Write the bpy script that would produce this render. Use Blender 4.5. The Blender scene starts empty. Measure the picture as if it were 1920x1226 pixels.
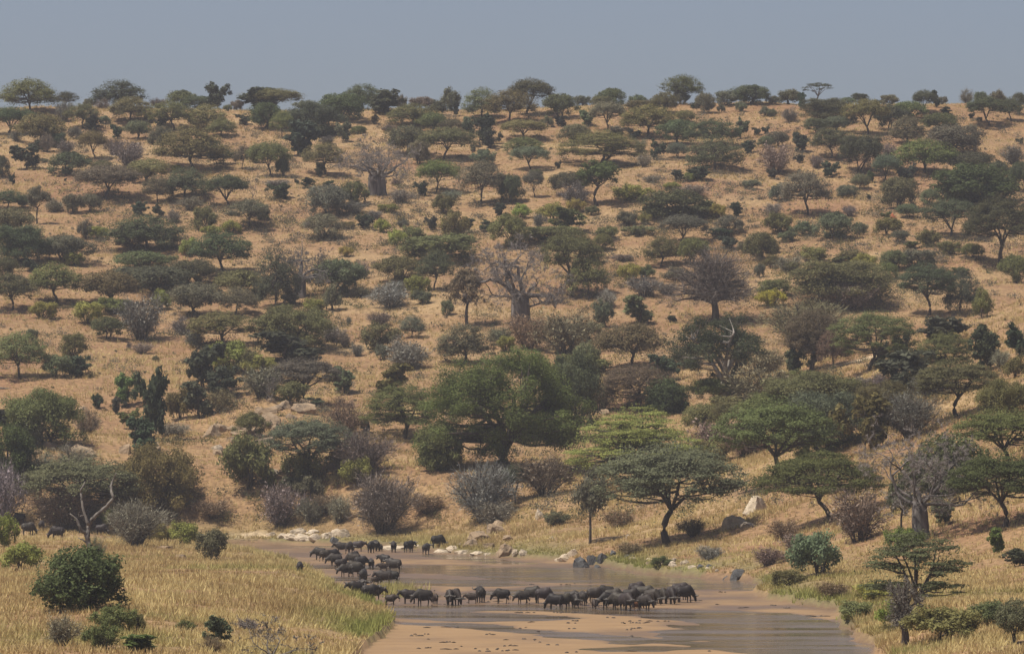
import bpy, math, random
import numpy as np
from mathutils import Vector, Matrix

# ------------------------------------------------------------------ camera, sky, sun, exposure
SC = bpy.context.scene
COL = SC.collection
F = 10000.0            # focal length in photo pixels (1920 wide)
CAM_Z = 19.0           # eye height above the river
HORIZ = 778.0          # photo row of the true horizon
PITCH = math.atan((HORIZ - 613.0) / F)

cam_d = bpy.data.cameras.new('camera')
cam = bpy.data.objects.new('camera', cam_d)
COL.objects.link(cam)
cam_d.sensor_width = 36.0
cam_d.lens = F / 1920.0 * 36.0
cam_d.clip_start = 1.0
cam_d.clip_end = 20000.0
cam.location = (0, 0, CAM_Z)
cam.rotation_euler = (math.pi / 2 + PITCH, 0, 0)
SC.camera = cam

SUN_EL, SUN_AZ = math.radians(64), math.radians(-112)   # azimuth from +Y (view direction), clockwise; from the left and a little behind
world = bpy.data.worlds.new('World')
SC.world = world
world.use_nodes = True
wn = world.node_tree.nodes
wn.clear()
w_out = wn.new('ShaderNodeOutputWorld')
w_bg = wn.new('ShaderNodeBackground')
w_sky = wn.new('ShaderNodeTexSky')
w_sky.sky_type = 'NISHITA'
w_sky.sun_disc = False
w_sky.sun_elevation = SUN_EL
w_sky.sun_rotation = SUN_AZ
w_sky.altitude = 0.0
w_sky.air_density = 0.6
w_sky.dust_density = 2.2
w_sky.ozone_density = 0.0
w_bg.inputs['Strength'].default_value = 0.09
w_tint = wn.new('ShaderNodeMix'); w_tint.data_type = 'RGBA'; w_tint.blend_type = 'MULTIPLY'
w_tint.inputs[0].default_value = 1.0; w_tint.inputs[7].default_value = (1.04, 0.985, 0.995, 1.0)      # the photograph's slightly mauve white balance
world.node_tree.links.new(w_sky.outputs[0], w_tint.inputs[6])
world.node_tree.links.new(w_tint.outputs[2], w_bg.inputs[0])
world.node_tree.links.new(w_bg.outputs[0], w_out.inputs[0])

sun_d = bpy.data.lights.new('sun', 'SUN')
sun_d.energy = 4.8
sun_d.angle = math.radians(0.53)
sun_d.color = (1.0, 0.93, 0.82)
sun = bpy.data.objects.new('sun', sun_d)
COL.objects.link(sun)
sdir = Vector((math.sin(SUN_AZ) * math.cos(SUN_EL), math.cos(SUN_AZ) * math.cos(SUN_EL), math.sin(SUN_EL)))
sun.rotation_euler = sdir.to_track_quat('Z', 'Y').to_euler()
sun.location = (-200, 200, 300)

SC.view_settings.view_transform = 'Standard'
SC.view_settings.look = 'None'
SC.view_settings.exposure = 0.22
SC.view_settings.gamma = 1.0
SC.view_settings.use_curve_mapping = False
cy = SC.cycles
cy.max_bounces = 5
cy.diffuse_bounces = 2
cy.glossy_bounces = 2
cy.transmission_bounces = 2
cy.volume_bounces = 0
cy.transparent_max_bounces = 4
cy.caustics_reflective = False
cy.caustics_refractive = False
cy.use_denoising = True

HAZE = 0.000105
RNG = np.random.default_rng(11)

# ------------------------------------------------------------------ helpers
def tag(o, label=None, cat=None, group=None, kind=None):
    if label: o['label'] = label
    if cat: o['category'] = cat
    if group: o['group'] = group
    if kind: o['kind'] = kind
    return o

def empty(name, loc, rz=0.0):
    o = bpy.data.objects.new(name, None)
    o.empty_display_size = 0.5
    COL.objects.link(o)
    o.location = loc
    o.rotation_euler = (0, 0, rz)
    return o

def link(name, mesh, parent=None, color=None):
    o = bpy.data.objects.new(name, mesh)
    COL.objects.link(o)
    if parent is not None: o.parent = parent
    if color is not None: o.color = (color[0], color[1], color[2], 1.0)
    return o

class MB:
    """collects triangles with numpy"""
    def __init__(s):
        s.v, s.t, s.a, s.n = [], [], [], 0
    def add(s, v, t, a=None):
        v = np.asarray(v, dtype=np.float64).reshape(-1, 3)
        t = np.asarray(t, dtype=np.int64).reshape(-1, 3)
        s.v.append(v); s.t.append(t + s.n)
        if a is None: a = np.full(len(v), 0.5)
        s.a.append(np.broadcast_to(np.asarray(a, dtype=np.float64), (len(v),)))
        s.n += len(v)
    def tube(s, pts, rad, k=6, ry=None, cap=True, tint=0.5, flute=None):
        pts = np.asarray(pts, float); n = len(pts)
        rad = np.broadcast_to(np.asarray(rad, float), (n,))
        ry = rad if ry is None else np.broadcast_to(np.asarray(ry, float), (n,))
        d = np.gradient(pts, axis=0)
        d /= (np.linalg.norm(d, axis=1, keepdims=True) + 1e-9)
        up = np.tile(np.array([0.0, 0.0, 1.0]), (n, 1))
        par = np.abs(d[:, 2]) > 0.97
        if par.any(): up[:] = np.array([0.0, 1.0, 0.0]) if par.mean() > 0.5 else up
        sd = np.cross(d, up); sd /= (np.linalg.norm(sd, axis=1, keepdims=True) + 1e-9)
        u2 = np.cross(sd, d)
        an = np.arange(k) / k * 2 * np.pi
        fl = 1.0 if flute is None else flute(an)[None, :, None]
        ring = pts[:, None, :] + (sd[:, None, :] * (np.cos(an)[None, :, None] * ry[:, None, None]) + u2[:, None, :] * (np.sin(an)[None, :, None] * rad[:, None, None])) * fl
        v = ring.reshape(-1, 3)
        i = np.arange(n - 1)[:, None] * k; j = np.arange(k)[None, :]; j2 = (j + 1) % k
        a, b, c, e = i + j, i + j2, i + k + j2, i + k + j
        t = np.concatenate([np.stack([a, b, c], -1).reshape(-1, 3), np.stack([a, c, e], -1).reshape(-1, 3)])
        if cap:
            v = np.concatenate([v, pts[:1], pts[-1:]])
            jj = np.arange(k)
            t = np.concatenate([t, np.stack([np.full(k, n * k), (jj + 1) % k, jj], -1), np.stack([np.full(k, n * k + 1), (n - 1) * k + jj, (n - 1) * k + (jj + 1) % k], -1)])
        s.add(v, t, tint)
    def leaves(s, p, nrm, size, tint, asp=0.55):
        p = np.asarray(p); n = len(p)
        r = RNG.normal(size=(n, 3))
        nrm = nrm / (np.linalg.norm(nrm, axis=1, keepdims=True) + 1e-9)
        t = np.cross(nrm, r); t /= (np.linalg.norm(t, axis=1, keepdims=True) + 1e-9)
        b = np.cross(nrm, t)
        sz = (np.asarray(size) * RNG.uniform(0.6, 1.4, n))[:, None]
        v = np.stack([p + t * sz, p - t * sz * 0.6 + b * sz * asp, p - t * sz * 0.6 - b * sz * asp], 1).reshape(-1, 3)
        s.add(v, np.arange(n * 3).reshape(-1, 3), np.repeat(tint, 3))
    def slivers(s, p, d, length, width, tint):
        """thin pointed twigs"""
        p = np.asarray(p); n = len(p)
        d = d / (np.linalg.norm(d, axis=1, keepdims=True) + 1e-9)
        sd = np.cross(d, RNG.normal(size=(n, 3))); sd /= (np.linalg.norm(sd, axis=1, keepdims=True) + 1e-9)
        L = np.asarray(length).reshape(-1, 1) * np.ones((n, 1)); W = np.asarray(width).reshape(-1, 1) * np.ones((n, 1))
        v = np.stack([p - sd * W * 0.5, p + sd * W * 0.5, p + d * L], 1).reshape(-1, 3)
        s.add(v, np.arange(n * 3).reshape(-1, 3), np.repeat(np.broadcast_to(tint, (n,)), 3))
    def arrays(s):
        return np.concatenate(s.v), np.concatenate(s.t), np.concatenate(s.a)
    def mesh(s, name, mat, smooth=False, shift=None):
        v, t, a = s.arrays()
        return mesh_from(name, v, t, mat, smooth, {'tint': a})

def mesh_from(name, v, t, mat, smooth=False, attrs=None, quads=False):
    me = bpy.data.meshes.new(name)
    k = 4 if quads else 3
    me.vertices.add(len(v)); me.vertices.foreach_set('co', np.ascontiguousarray(v, dtype=np.float32).ravel())
    m = len(t)
    me.loops.add(m * k); me.loops.foreach_set('vertex_index', np.ascontiguousarray(t, dtype=np.int32).ravel())
    me.polygons.add(m)
    me.polygons.foreach_set('loop_start', np.arange(0, m * k, k, dtype=np.int32))
    me.polygons.foreach_set('use_smooth', np.full(m, smooth, dtype=bool))
    me.update(calc_edges=True)
    for nm, arr in (attrs or {}).items():
        at = me.attributes.new(nm, 'FLOAT', 'POINT')
        at.data.foreach_set('value', np.ascontiguousarray(arr, dtype=np.float32))
    me.materials.append(mat)
    return me

def sstep(a, b, x):
    t = np.clip((np.asarray(x, float) - a) / (b - a), 0, 1)
    return t * t * (3 - 2 * t)

_lat = np.random.default_rng(5).uniform(-1, 1, (256, 256))
def vnoise(x, y, s, seed=0):
    x = np.asarray(x, float) / s + seed * 17.31; y = np.asarray(y, float) / s + seed * 9.73
    xi = np.floor(x).astype(int); yi = np.floor(y).astype(int)
    fx = x - xi; fy = y - yi
    fx = fx * fx * (3 - 2 * fx); fy = fy * fy * (3 - 2 * fy)
    g = lambda a, b: _lat[a & 255, b & 255]
    return (g(xi, yi) * (1 - fx) + g(xi + 1, yi) * fx) * (1 - fy) + (g(xi, yi + 1) * (1 - fx) + g(xi + 1, yi + 1) * fx) * fy

# ------------------------------------------------------------------ materials
def new_mat(name):
    m = bpy.data.materials.new(name); m.use_nodes = True
    nt = m.node_tree; nt.nodes.clear()
    out = nt.nodes.new('ShaderNodeOutputMaterial')
    return m, nt, out
def N(nt, typ, **kw):
    n = nt.nodes.new(typ)
    for k, v in kw.items(): setattr(n, k, v)
    return n
def noise(nt, vec, scale, detail=3.0, rough=0.6):
    n = N(nt, 'ShaderNodeTexNoise'); n.inputs['Scale'].default_value = scale; n.inputs['Detail'].default_value = detail; n.inputs['Roughness'].default_value = rough
    if vec is not None: nt.links.new(vec, n.inputs['Vector'])
    return n.outputs['Fac']
def ramp(nt, fac, a, b, lo=(0, 0, 0), hi=(1, 1, 1)):
    r = N(nt, 'ShaderNodeValToRGB')
    r.color_ramp.elements[0].position = a; r.color_ramp.elements[1].position = b
    r.color_ramp.elements[0].color = (*lo, 1); r.color_ramp.elements[1].color = (*hi, 1)
    nt.links.new(fac, r.inputs[0])
    return r.outputs[0]
def mixc(nt, fac, a, b, blend='MIX'):
    m = N(nt, 'ShaderNodeMix', data_type='RGBA', blend_type=blend)
    for sock, val in ((m.inputs[0], fac), (m.inputs[6], a), (m.inputs[7], b)):
        if isinstance(val, (int, float)): sock.default_value = val
        elif isinstance(val, tuple): sock.default_value = (*val, 1)
        else: nt.links.new(val, sock)
    return m.outputs[2]
def math_(nt, op, a, b=0.0, c=0.0):
    m = N(nt, 'ShaderNodeMath', operation=op)
    for sock, val in zip(m.inputs, (a, b, c)):
        if isinstance(val, (int, float)): sock.default_value = val
        else: nt.links.new(val, sock)
    return m.outputs[0]
def attr(nt, name):
    a = N(nt, 'ShaderNodeAttribute'); a.attribute_name = name
    return a.outputs['Fac']
def pos(nt):
    return N(nt, 'ShaderNodeNewGeometry').outputs['Position']
def princ(nt, out, col, rough=0.9, spec=0.2, normal=None):
    p = N(nt, 'ShaderNodeBsdfPrincipled')
    for key, val in (('Base Color', col), ('Roughness', rough), ('Specular IOR Level', spec), ('Normal', normal)):
        if val is None: continue
        if isinstance(val, (int, float)): p.inputs[key].default_value = val
        elif isinstance(val, tuple): p.inputs[key].default_value = (*val, 1)
        else: nt.links.new(val, p.inputs[key])
    if out is not None: nt.links.new(p.outputs[0], out.inputs['Surface'])
    return p
def bump(nt, h, strength, dist):
    b = N(nt, 'ShaderNodeBump'); b.inputs['Strength'].default_value = strength; b.inputs['Distance'].default_value = dist
    nt.links.new(h, b.inputs['Height'])
    return b.outputs[0]

def foliage_mat(name, transl=0.35, gain=1.0, spec=0.15, rough=0.75):
    """leaf colour comes from the object's own colour, varied leaf by leaf"""
    m, nt, out = new_mat(name)
    oi = N(nt, 'ShaderNodeObjectInfo')
    t = attr(nt, 'tint')
    v = math_(nt, 'MULTIPLY_ADD', t, 1.0, 0.5)
    rnd = math_(nt, 'MULTIPLY_ADD', oi.outputs['Random'], 0.3, 0.85)
    v = math_(nt, 'MULTIPLY', v, rnd)
    v = math_(nt, 'MULTIPLY', v, gain)
    vc = N(nt, 'ShaderNodeCombineColor')
    for i in range(3): nt.links.new(v, vc.inputs[i])
    col = mixc(nt, 1.0, oi.outputs['Color'], vc.outputs[0], 'MULTIPLY')
    p = princ(nt, None, col, rough, spec)
    tr = N(nt, 'ShaderNodeBsdfTranslucent'); nt.links.new(col, tr.inputs[0])
    mx = N(nt, 'ShaderNodeMixShader'); mx.inputs[0].default_value = transl
    nt.links.new(p.outputs[0], mx.inputs[1]); nt.links.new(tr.outputs[0], mx.inputs[2])
    nt.links.new(mx.outputs[0], out.inputs['Surface'])
    return m
M_LEAF = foliage_mat('leaves')
M_TWIG = foliage_mat('twigs', 0.0, 1.0, 0.1, 0.9)

def bark_mat(name, c1, c2, scale=3.0):
    m, nt, out = new_mat(name)
    mp = N(nt, 'ShaderNodeMapping'); mp.inputs['Scale'].default_value = (1, 1, 0.25)
    nt.links.new(pos(nt), mp.inputs[0])
    n = noise(nt, mp.outputs[0], scale, 5)
    c = mixc(nt, ramp(nt, n, 0.35, 0.65), c1, c2)
    princ(nt, out, c, 0.9, 0.15, bump(nt, n, 0.6, 0.08))
    return m
M_BARK = bark_mat('acacia_bark', (0.045, 0.036, 0.03), (0.10, 0.083, 0.07))
M_BARKP = bark_mat('pale_bark', (0.17, 0.15, 0.13), (0.32, 0.29, 0.26))
M_BAOBAB = bark_mat('baobab_bark', (0.06, 0.054, 0.05), (0.19, 0.17, 0.158), 1.4)
M_DEAD = bark_mat('dead_wood', (0.075, 0.065, 0.058), (0.24, 0.22, 0.195), 2.0)

def ground_mat():
    m, nt, out = new_mat('dry_savanna_ground')
    P = pos(nt)
    big = ramp(nt, noise(nt, P, 0.018, 4), 0.4, 0.62)
    mp = N(nt, 'ShaderNodeMapping'); mp.inputs['Scale'].default_value = (0.35, 1.0, 1.0); nt.links.new(P, mp.inputs[0])
    mid = ramp(nt, noise(nt, mp.outputs[0], 0.12, 5, 0.65), 0.38, 0.62)
    fine = noise(nt, P, 1.3, 4, 0.7)
    straw = mixc(nt, big, (0.30, 0.195, 0.098), (0.37, 0.265, 0.14))
    c = mixc(nt, math_(nt, 'MULTIPLY', mid, 0.75), straw, (0.245, 0.14, 0.075))
    c = mixc(nt, attr(nt, 'red'), c, (0.26, 0.145, 0.08))
    c = mixc(nt, attr(nt, 'green'), c, (0.17, 0.165, 0.065))
    c = mixc(nt, attr(nt, 'pale'), c, (0.52, 0.42, 0.28))
    dk = ramp(nt, fine, 0.34, 0.66, (0.5, 0.47, 0.45), (1.15, 1.12, 1.08))
    c = mixc(nt, 1.0, c, dk, 'MULTIPLY')
    # river bed: wet sand, glossier and darker near the water
    wet = attr(nt, 'wet')
    sn = noise(nt, mp.outputs[0], 0.4, 7, 0.7)
    sand = mixc(nt, ramp(nt, sn, 0.35, 0.65), (0.22, 0.138, 0.070), (0.285, 0.186, 0.096))
    sand = mixc(nt, math_(nt, 'MULTIPLY', wet, 0.8), sand, (0.125, 0.08, 0.048))
    bed = attr(nt, 'bed')
    c = mixc(nt, bed, c, sand)
    rough = math_(nt, 'SUBTRACT', 0.95, math_(nt, 'MULTIPLY', math_(nt, 'MULTIPLY', bed, wet), 0.55))
    bstr = N(nt, 'ShaderNodeBump'); bstr.inputs['Strength'].default_value = 0.5; bstr.inputs['Distance'].default_value = 0.25
    nt.links.new(math_(nt, 'MULTIPLY', fine, math_(nt, 'SUBTRACT', 1.0, math_(nt, 'MULTIPLY', bed, 0.9))), bstr.inputs['Height'])
    princ(nt, out, c, rough, 0.3, bstr.outputs[0])
    return m
M_GROUND = ground_mat()

def water_mat():
    m, nt, out = new_mat('shallow_muddy_water')
    P = pos(nt)
    mp = N(nt, 'ShaderNodeMapping'); mp.inputs['Scale'].default_value = (0.5, 1.6, 1); nt.links.new(P, mp.inputs[0])
    n = noise(nt, mp.outputs[0], 1.6, 3)
    big = ramp(nt, noise(nt, mp.outputs[0], 0.09, 4), 0.38, 0.62)
    b = N(nt, 'ShaderNodeBump'); b.inputs['Distance'].default_value = 0.05
    nt.links.new(math_(nt, 'MULTIPLY_ADD', big, 0.55, 0.08), b.inputs['Strength']); nt.links.new(n, b.inputs['Height'])
    rg = math_(nt, 'MULTIPLY_ADD', big, 0.2, 0.05)
    p = princ(nt, out, (0.145, 0.105, 0.068), rg, 0.5, b.outputs[0])
    p.inputs['IOR'].default_value = 1.33
    return m
M_WATER = water_mat()

def rock_mat(name, c1, c2, c3):
    m, nt, out = new_mat(name)
    P = pos(nt)
    n = noise(nt, P, 0.9, 6, 0.7)
    c = mixc(nt, ramp(nt, n, 0.35, 0.62), c1, c2)
    st = ramp(nt, noise(nt, P, 0.45, 5, 0.7), 0.52, 0.60)
    c = mixc(nt, math_(nt, 'MULTIPLY', st, 0.7), c, c3)
    princ(nt, out, c, 0.9, 0.2, bump(nt, noise(nt, P, 3.0, 5, 0.7), 0.8, 0.15))
    return m
M_ROCK_PALE = rock_mat('pale_limestone', (0.36, 0.29, 0.20), (0.58, 0.49, 0.37), (0.16, 0.13, 0.10))
M_ROCK_TAN = rock_mat('weathered_tan_rock', (0.22, 0.155, 0.095), (0.36, 0.27, 0.18), (0.09, 0.072, 0.055))
M_ROCK_DARK = rock_mat('dark_grey_rock', (0.055, 0.055, 0.055), (0.13, 0.13, 0.13), (0.03, 0.03, 0.032))
M_TERM = rock_mat('red_termite_soil', (0.25, 0.075, 0.035), (0.34, 0.11, 0.05), (0.16, 0.05, 0.03))

def hide_mat():
    m, nt, out = new_mat('buffalo_hide')
    oi = N(nt, 'ShaderNodeObjectInfo')
    n = noise(nt, N(nt, 'ShaderNodeTexCoord').outputs['Object'], 3.5, 4)
    v = ramp(nt, n, 0.3, 0.7, (0.65, 0.65, 0.65), (1.35, 1.3, 1.25))
    c = mixc(nt, 1.0, oi.outputs['Color'], v, 'MULTIPLY')
    princ(nt, out, c, 0.6, 0.3)
    return m
M_HIDE = hide_mat()
m_, nt_, out_ = new_mat('horn'); princ(nt_, out_, mixc(nt_, noise(nt_, pos(nt_), 4.0), (0.05, 0.045, 0.04), (0.16, 0.145, 0.125)), 0.55, 0.3)
M_HORN = m_

# ------------------------------------------------------------------ terrain
def px_river(x, y, z=0.0):
    """photo pixel -> point on the level z (used for the river's outline)"""
    d = (CAM_Z - z) * F / (y - HORIZ)
    return ((x - 960.0) / F * d, d)
_right = [(27, 240), (28, 350)] + [px_river(*p) for p in ((1655, 1232), (1625, 1205), (1592, 1178), (1578, 1158), (1572, 1141), (1500, 1134), (1450, 1124), (1420, 1112),
          (1438, 1099), (1400, 1089), (1340, 1085), (1280, 1081), (1200, 1073), (1140, 1063), (1050, 1052), (960, 1046), (900, 1042), (830, 1035), (760, 1026), (700, 1022), (640, 1021), (560, 1020), (480, 1018))]
_left = [(-120, 808), (-260, 830), (-260, 805), (-120, 788), (-75, 775), (-47, 758), (-34, 720), (-27, 670), (-23, 620), (-18.5, 570), (-14.2, 530)] + [px_river(*p) for p in ((732, 1160), (722, 1180), (695, 1208), (668, 1228))] + [(-13, 350), (-14, 240)]
RIVER = np.array(_right + _left, float)

def seg_dist(X, Y, poly, closed=True):
    X = np.asarray(X, float); Y = np.asarray(Y, float)
    best = np.full(X.shape, 1e9)
    n = len(poly)
    for i in range(n if closed else n - 1):
        ax, ay = poly[i]; bx, by = poly[(i + 1) % n]
        dx, dy = bx - ax, by - ay
        t = np.clip(((X - ax) * dx + (Y - ay) * dy) / (dx * dx + dy * dy + 1e-9), 0, 1)
        best = np.minimum(best, (X - ax - t * dx) ** 2 + (Y - ay - t * dy) ** 2)
    return np.sqrt(best)
def inside(X, Y, poly):
    c = np.zeros(X.shape, bool); n = len(poly)
    for i in range(n):
        x1, y1 = poly[i]; x2, y2 = poly[(i + 1) % n]
        cond = ((y1 > Y) != (y2 > Y)) & (X < (x2 - x1) * (Y - y1) / (y2 - y1 + 1e-12) + x1)
        c ^= cond
    return c
def shore(X, Y):
    """distance from the waterline: positive on land, negative in the river bed"""
    d = seg_dist(X, Y, RIVER)
    return np.where(inside(X, Y, RIVER), -d, d) + vnoise(X, Y, 5.0, 3) * 0.7 + vnoise(X, Y, 1.8, 4) * 0.3

CH = []   # channels of water in the sand: (polyline, half width in metres)
for pts, hw in (
    (((640, 1168), (740, 1168), (880, 1171), (1000, 1184), (1150, 1196), (1300, 1206), (1430, 1218), (1560, 1236)), 2.6),
    (((700, 1146), (800, 1140), (950, 1139), (1100, 1141), (1220, 1147), (1330, 1151), (1400, 1161), (1440, 1172), (1500, 1182), (1580, 1197), (1640, 1218)), 6.5),
    (((700, 1152), (800, 1153), (930, 1158)), 7.0),
    (((690, 1062), (760, 1062), (850, 1067), (960, 1076), (1050, 1084), (1160, 1090)), 7.5),
    (((1100, 1068), (1180, 1074), (1260, 1084), (1330, 1089), (1400, 1093), (1425, 1097)), 12.0),
    (((960, 1112), (1060, 1104), (1160, 1098)), 6.0), (((700, 1085), (780, 1088), (900, 1096)), 6.0),
    (((1420, 1176), (1480, 1186), (1530, 1200), (1590, 1216)), 8.0), (((1180, 1206), (1260, 1200), (1340, 1188), (1440, 1175)), 1.8),
    (((820, 1041), (880, 1045), (960, 1056)), 3.0), (((1400, 1150), (1460, 1158), (1530, 1166), (1610, 1190)), 3.6),
    (((600, 1024), (700, 1027), (800, 1032)), 3.5), (((1190, 1216), (1230, 1214)), 4.0), (((690, 1105), (760, 1108), (780, 1118)), 3.0)):
    CH.append(([px_river(*p) for p in pts], hw))
def bed_height(X, Y):
    z = 0.045 + vnoise(X, Y, 14, 7) * 0.035 + vnoise(X, Y / 2, 4, 8) * 0.022 + vnoise(X, Y, 1.2, 9) * 0.008
    for pl, hw in CH:
        d = seg_dist(X, Y, pl, False) + vnoise(X, Y, 6, 12) * hw * 0.35 + vnoise(X, Y, 2, 13) * 0.8
        z = z - 0.13 * (1 - sstep(hw * 0.55, hw * 1.5, d))
    return z

_PY = np.array([600, 700, 730, 760, 830, 900, 980, 1050, 1120, 1190, 1250, 1290, 1330, 1400, 1700, 3200], float)
_PZ = np.array([-20, -4.5, 0.5, 6.0, 13.0, 23.5, 36.4, 50, 65, 79, 90.5, 93.3, 94, 91, 84, 60], float)
def smax(a, b, k):
    h = np.clip(0.5 + 0.5 * (a - b) / k, 0, 1)
    return b * (1 - h) + a * h + k * h * (1 - h)
def height(X, Y, full=False):
    X = np.asarray(X, float); Y = np.asarray(Y, float)
    d = shore(X, Y)
    dp = np.maximum(d, 0)
    bank = 0.10 + np.where(X > 0, 2.2, 1.5) * (1 - np.exp(-dp / 2.4)) + 0.032 * np.minimum(dp, 60)
    hc = np.interp(Y, _PY, _PZ) + 1.3 * vnoise(X, Y, 45, 1) * sstep(760, 860, Y) + 0.8 * vnoise(X, Y, 17, 2) * sstep(740, 800, Y)
    hc = hc * sstep(0, 26, dp)
    hr = (0.30 * (X - 30) + 0.07 * (Y - 600)) * (1 - sstep(900, 1150, Y)) - 60 * sstep(900, 1150, Y) + 0.6 * vnoise(X, Y, 14, 5)
    hr = hr * sstep(0, 9, dp)
    z = smax(smax(bank, hc, 2.0), hr, 3.0) - 0.35
    for (kx, ky, a, r) in ((-41, 872, 3.4, 9), (-38, 858, 1.6, 6), (-66, 838, 1.0, 10)):
        z = z + a * np.exp(-((X - kx) ** 2 + (Y - ky) ** 2) / (r * r))
    z = z + (0.25 * vnoise(X, Y, 5, 6) + 0.12 * vnoise(X, Y, 2.1, 16)) * sstep(0, 6, dp)
    z = z + (1.5 * np.exp(-((X + 32) / 14) ** 2 - ((Y - 500) / 90) ** 2) + 0.7 * np.exp(-((X + 22) / 7) ** 2 - ((Y - 560) / 40) ** 2)) * sstep(0, 5, dp)
    # the viewer's own side of the valley
    z = np.where(Y < 330, np.maximum(z, 17.2 - 0.052 * np.maximum(Y, 0) - 0.004 * np.abs(X)) * sstep(330, 200, Y) + z * sstep(200, 330, Y), z)
    bz = bed_height(X, Y)
    z = np.where(d < 0, bz * sstep(0, -1.5, d) + np.minimum(z, 0.10) * (1 - sstep(0, -1.5, d)), z)
    if full: return z, d, bz
    return z

_cp, _sp = math.cos(PITCH), math.sin(PITCH)
def ray_dir(px, py):
    a = (px - 960.0) / F; b = -(py - 613.0) / F
    return np.array([a, _cp - b * _sp, _sp + b * _cp])
_GX = np.arange(-160, 160.5, 0.8); _GY = np.arange(325, 1340.5, 0.8)
_GZ = height(*np.meshgrid(_GX, _GY))
def height_fast(X, Y):
    fx = np.clip((X + 160) / 0.8, 0, len(_GX) - 1.001); fy = np.clip((Y - 325) / 0.8, 0, len(_GY) - 1.001)
    i = fx.astype(int); j = fy.astype(int); fx = fx - i; fy = fy - j
    return (_GZ[j, i] * (1 - fx) + _GZ[j, i + 1] * fx) * (1 - fy) + (_GZ[j + 1, i] * (1 - fx) + _GZ[j + 1, i + 1] * fx) * fy
_TD = np.concatenate([np.arange(330, 900, 1.0), np.arange(900, 1330, 1.5)])
def ground_at(px, py):
    """where the ground lies under a photo pixel; skyline pixels land on the crest"""
    d = ray_dir(px, py)
    t = _TD / d[1]
    X = d[0] * t; Z = CAM_Z + d[2] * t
    h = height_fast(X, _TD) - Z
    k = np.nonzero(h > 0)[0]
    if len(k) == 0:
        i = int(np.argmax(h)); Y = _TD[i]
    elif k[0] == 0: Y = _TD[0]
    else:
        i = k[0]; f = h[i] / (h[i] - h[i - 1]); Y = _TD[i] - f * (_TD[i] - _TD[i - 1])
    x = d[0] / d[1] * Y
    return x, Y, float(height_fast(np.array([x]), np.array([Y]))[0])

def build_ground():
    us = np.linspace(-1, 1, 331)
    ext = np.array([1.15, 1.4, 1.9, 3, 5, 9, 16])
    us = np.concatenate([-ext[::-1], us, ext])
    ys = np.exp(np.arange(math.log(300), math.log(1345), 0.00225))
    ys = np.concatenate([[-40, 0, 40, 90, 140, 190, 230, 260, 280], ys, [1365, 1400, 1460, 1550, 1700, 1900, 2200]])
    U, Yg = np.meshgrid(us, ys)
    Xg = U * (0.108 * np.maximum(Yg, 260) + 8)
    Xg = np.where(np.abs(U) > 1, np.sign(U) * (0.108 * np.maximum(Yg, 260) + 8 + (np.abs(U) - 1) * 55), Xg)
    z, d, bz = height(Xg, Yg, True)
    nr, nc = U.shape
    v = np.stack([Xg, Yg, z], -1).reshape(-1, 3)
    i = (np.arange(nr - 1)[:, None] * nc + np.arange(nc - 1)[None, :]).ravel()
    q = np.stack([i, i + 1, i + nc + 1, i + nc], -1)
    green = np.exp(-np.maximum(d, 0) / 6.0) * sstep(-0.2, 0.15, vnoise(Xg, Yg, 9, 21) + 0.25) * (Yg < 900)
    green = np.maximum(green, 0.4 * sstep(0.1, 0.6, vnoise(Xg, Yg, 16, 22)) * (Yg < 640))
    red = sstep(0.25, 0.7, vnoise(Xg, Yg, 22, 23)) * 0.7 * (d > 3)
    pale = np.zeros_like(z)
    for px, py, rx, ry in ((1610, 676, 4.4, 2.6), (470, 1004, 4, 2), (1430, 962, 2, 2)):
        gx, gy, gz = ground_at(px, py)
        pale = np.maximum(pale, np.exp(-(((Xg - gx) / rx) ** 2 + ((Yg - gy) / ry) ** 2) ** 2))
    bedm = sstep(0.6, -0.6, d)
    wet = sstep(0.06, -0.03, bz + vnoise(Xg, Yg, 9, 27) * 0.02 + vnoise(Xg, Yg / 3, 2.5, 28) * 0.015 - 0.05 * sstep(470, 560, Yg))
    me = mesh_from('ground', v, q, M_GROUND, True, {'green': green.ravel(), 'red': red.ravel(), 'pale': pale.ravel(), 'bed': bedm.ravel(), 'wet': wet.ravel()}, quads=True)
    o = link('ground', me); o['kind'] = 'structure'
    o['label'] = 'dry grassy hillside, river banks and sandy river bed'
build_ground()
wv = np.array([(-270, 200, 0.0), (45, 200, 0.0), (45, 880, 0.0), (-270, 880, 0.0)])
o_ = link('river_water', mesh_from('river_water', wv, np.array([[0, 1, 2, 3]]), M_WATER, quads=True)); o_['kind'] = 'structure'
o_['label'] = 'shallow muddy river water between sandbars'

# ------------------------------------------------------------------ grass (stuff)
def grass_mat():
    m, nt, out = new_mat('grass_blades')
    t = attr(nt, 'tint'); g = attr(nt, 'green')
    c = mixc(nt, t, (0.38, 0.265, 0.12), (0.66, 0.545, 0.255))
    c = mixc(nt, g, c, (0.30, 0.31, 0.09))
    p = princ(nt, None, c, 0.8, 0.15)
    tr = N(nt, 'ShaderNodeBsdfTranslucent'); nt.links.new(c, tr.inputs[0])
    mx = N(nt, 'ShaderNodeMixShader'); mx.inputs[0].default_value = 0.3
    nt.links.new(p.outputs[0], mx.inputs[1]); nt.links.new(tr.outputs[0], mx.inputs[2])
    nt.links.new(mx.outputs[0], out.inputs['Surface'])
    return m
M_GRASS = grass_mat()
def scatter(y0, y1, dens, spread=0.112):
    area = (y1 - y0) * (y0 + y1) * spread
    n = int(area * dens)
    Y = np.sqrt(RNG.uniform(y0 * y0, y1 * y1, n)); X = RNG.uniform(-1, 1, n) * (Y * spread)
    return X, Y
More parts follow.
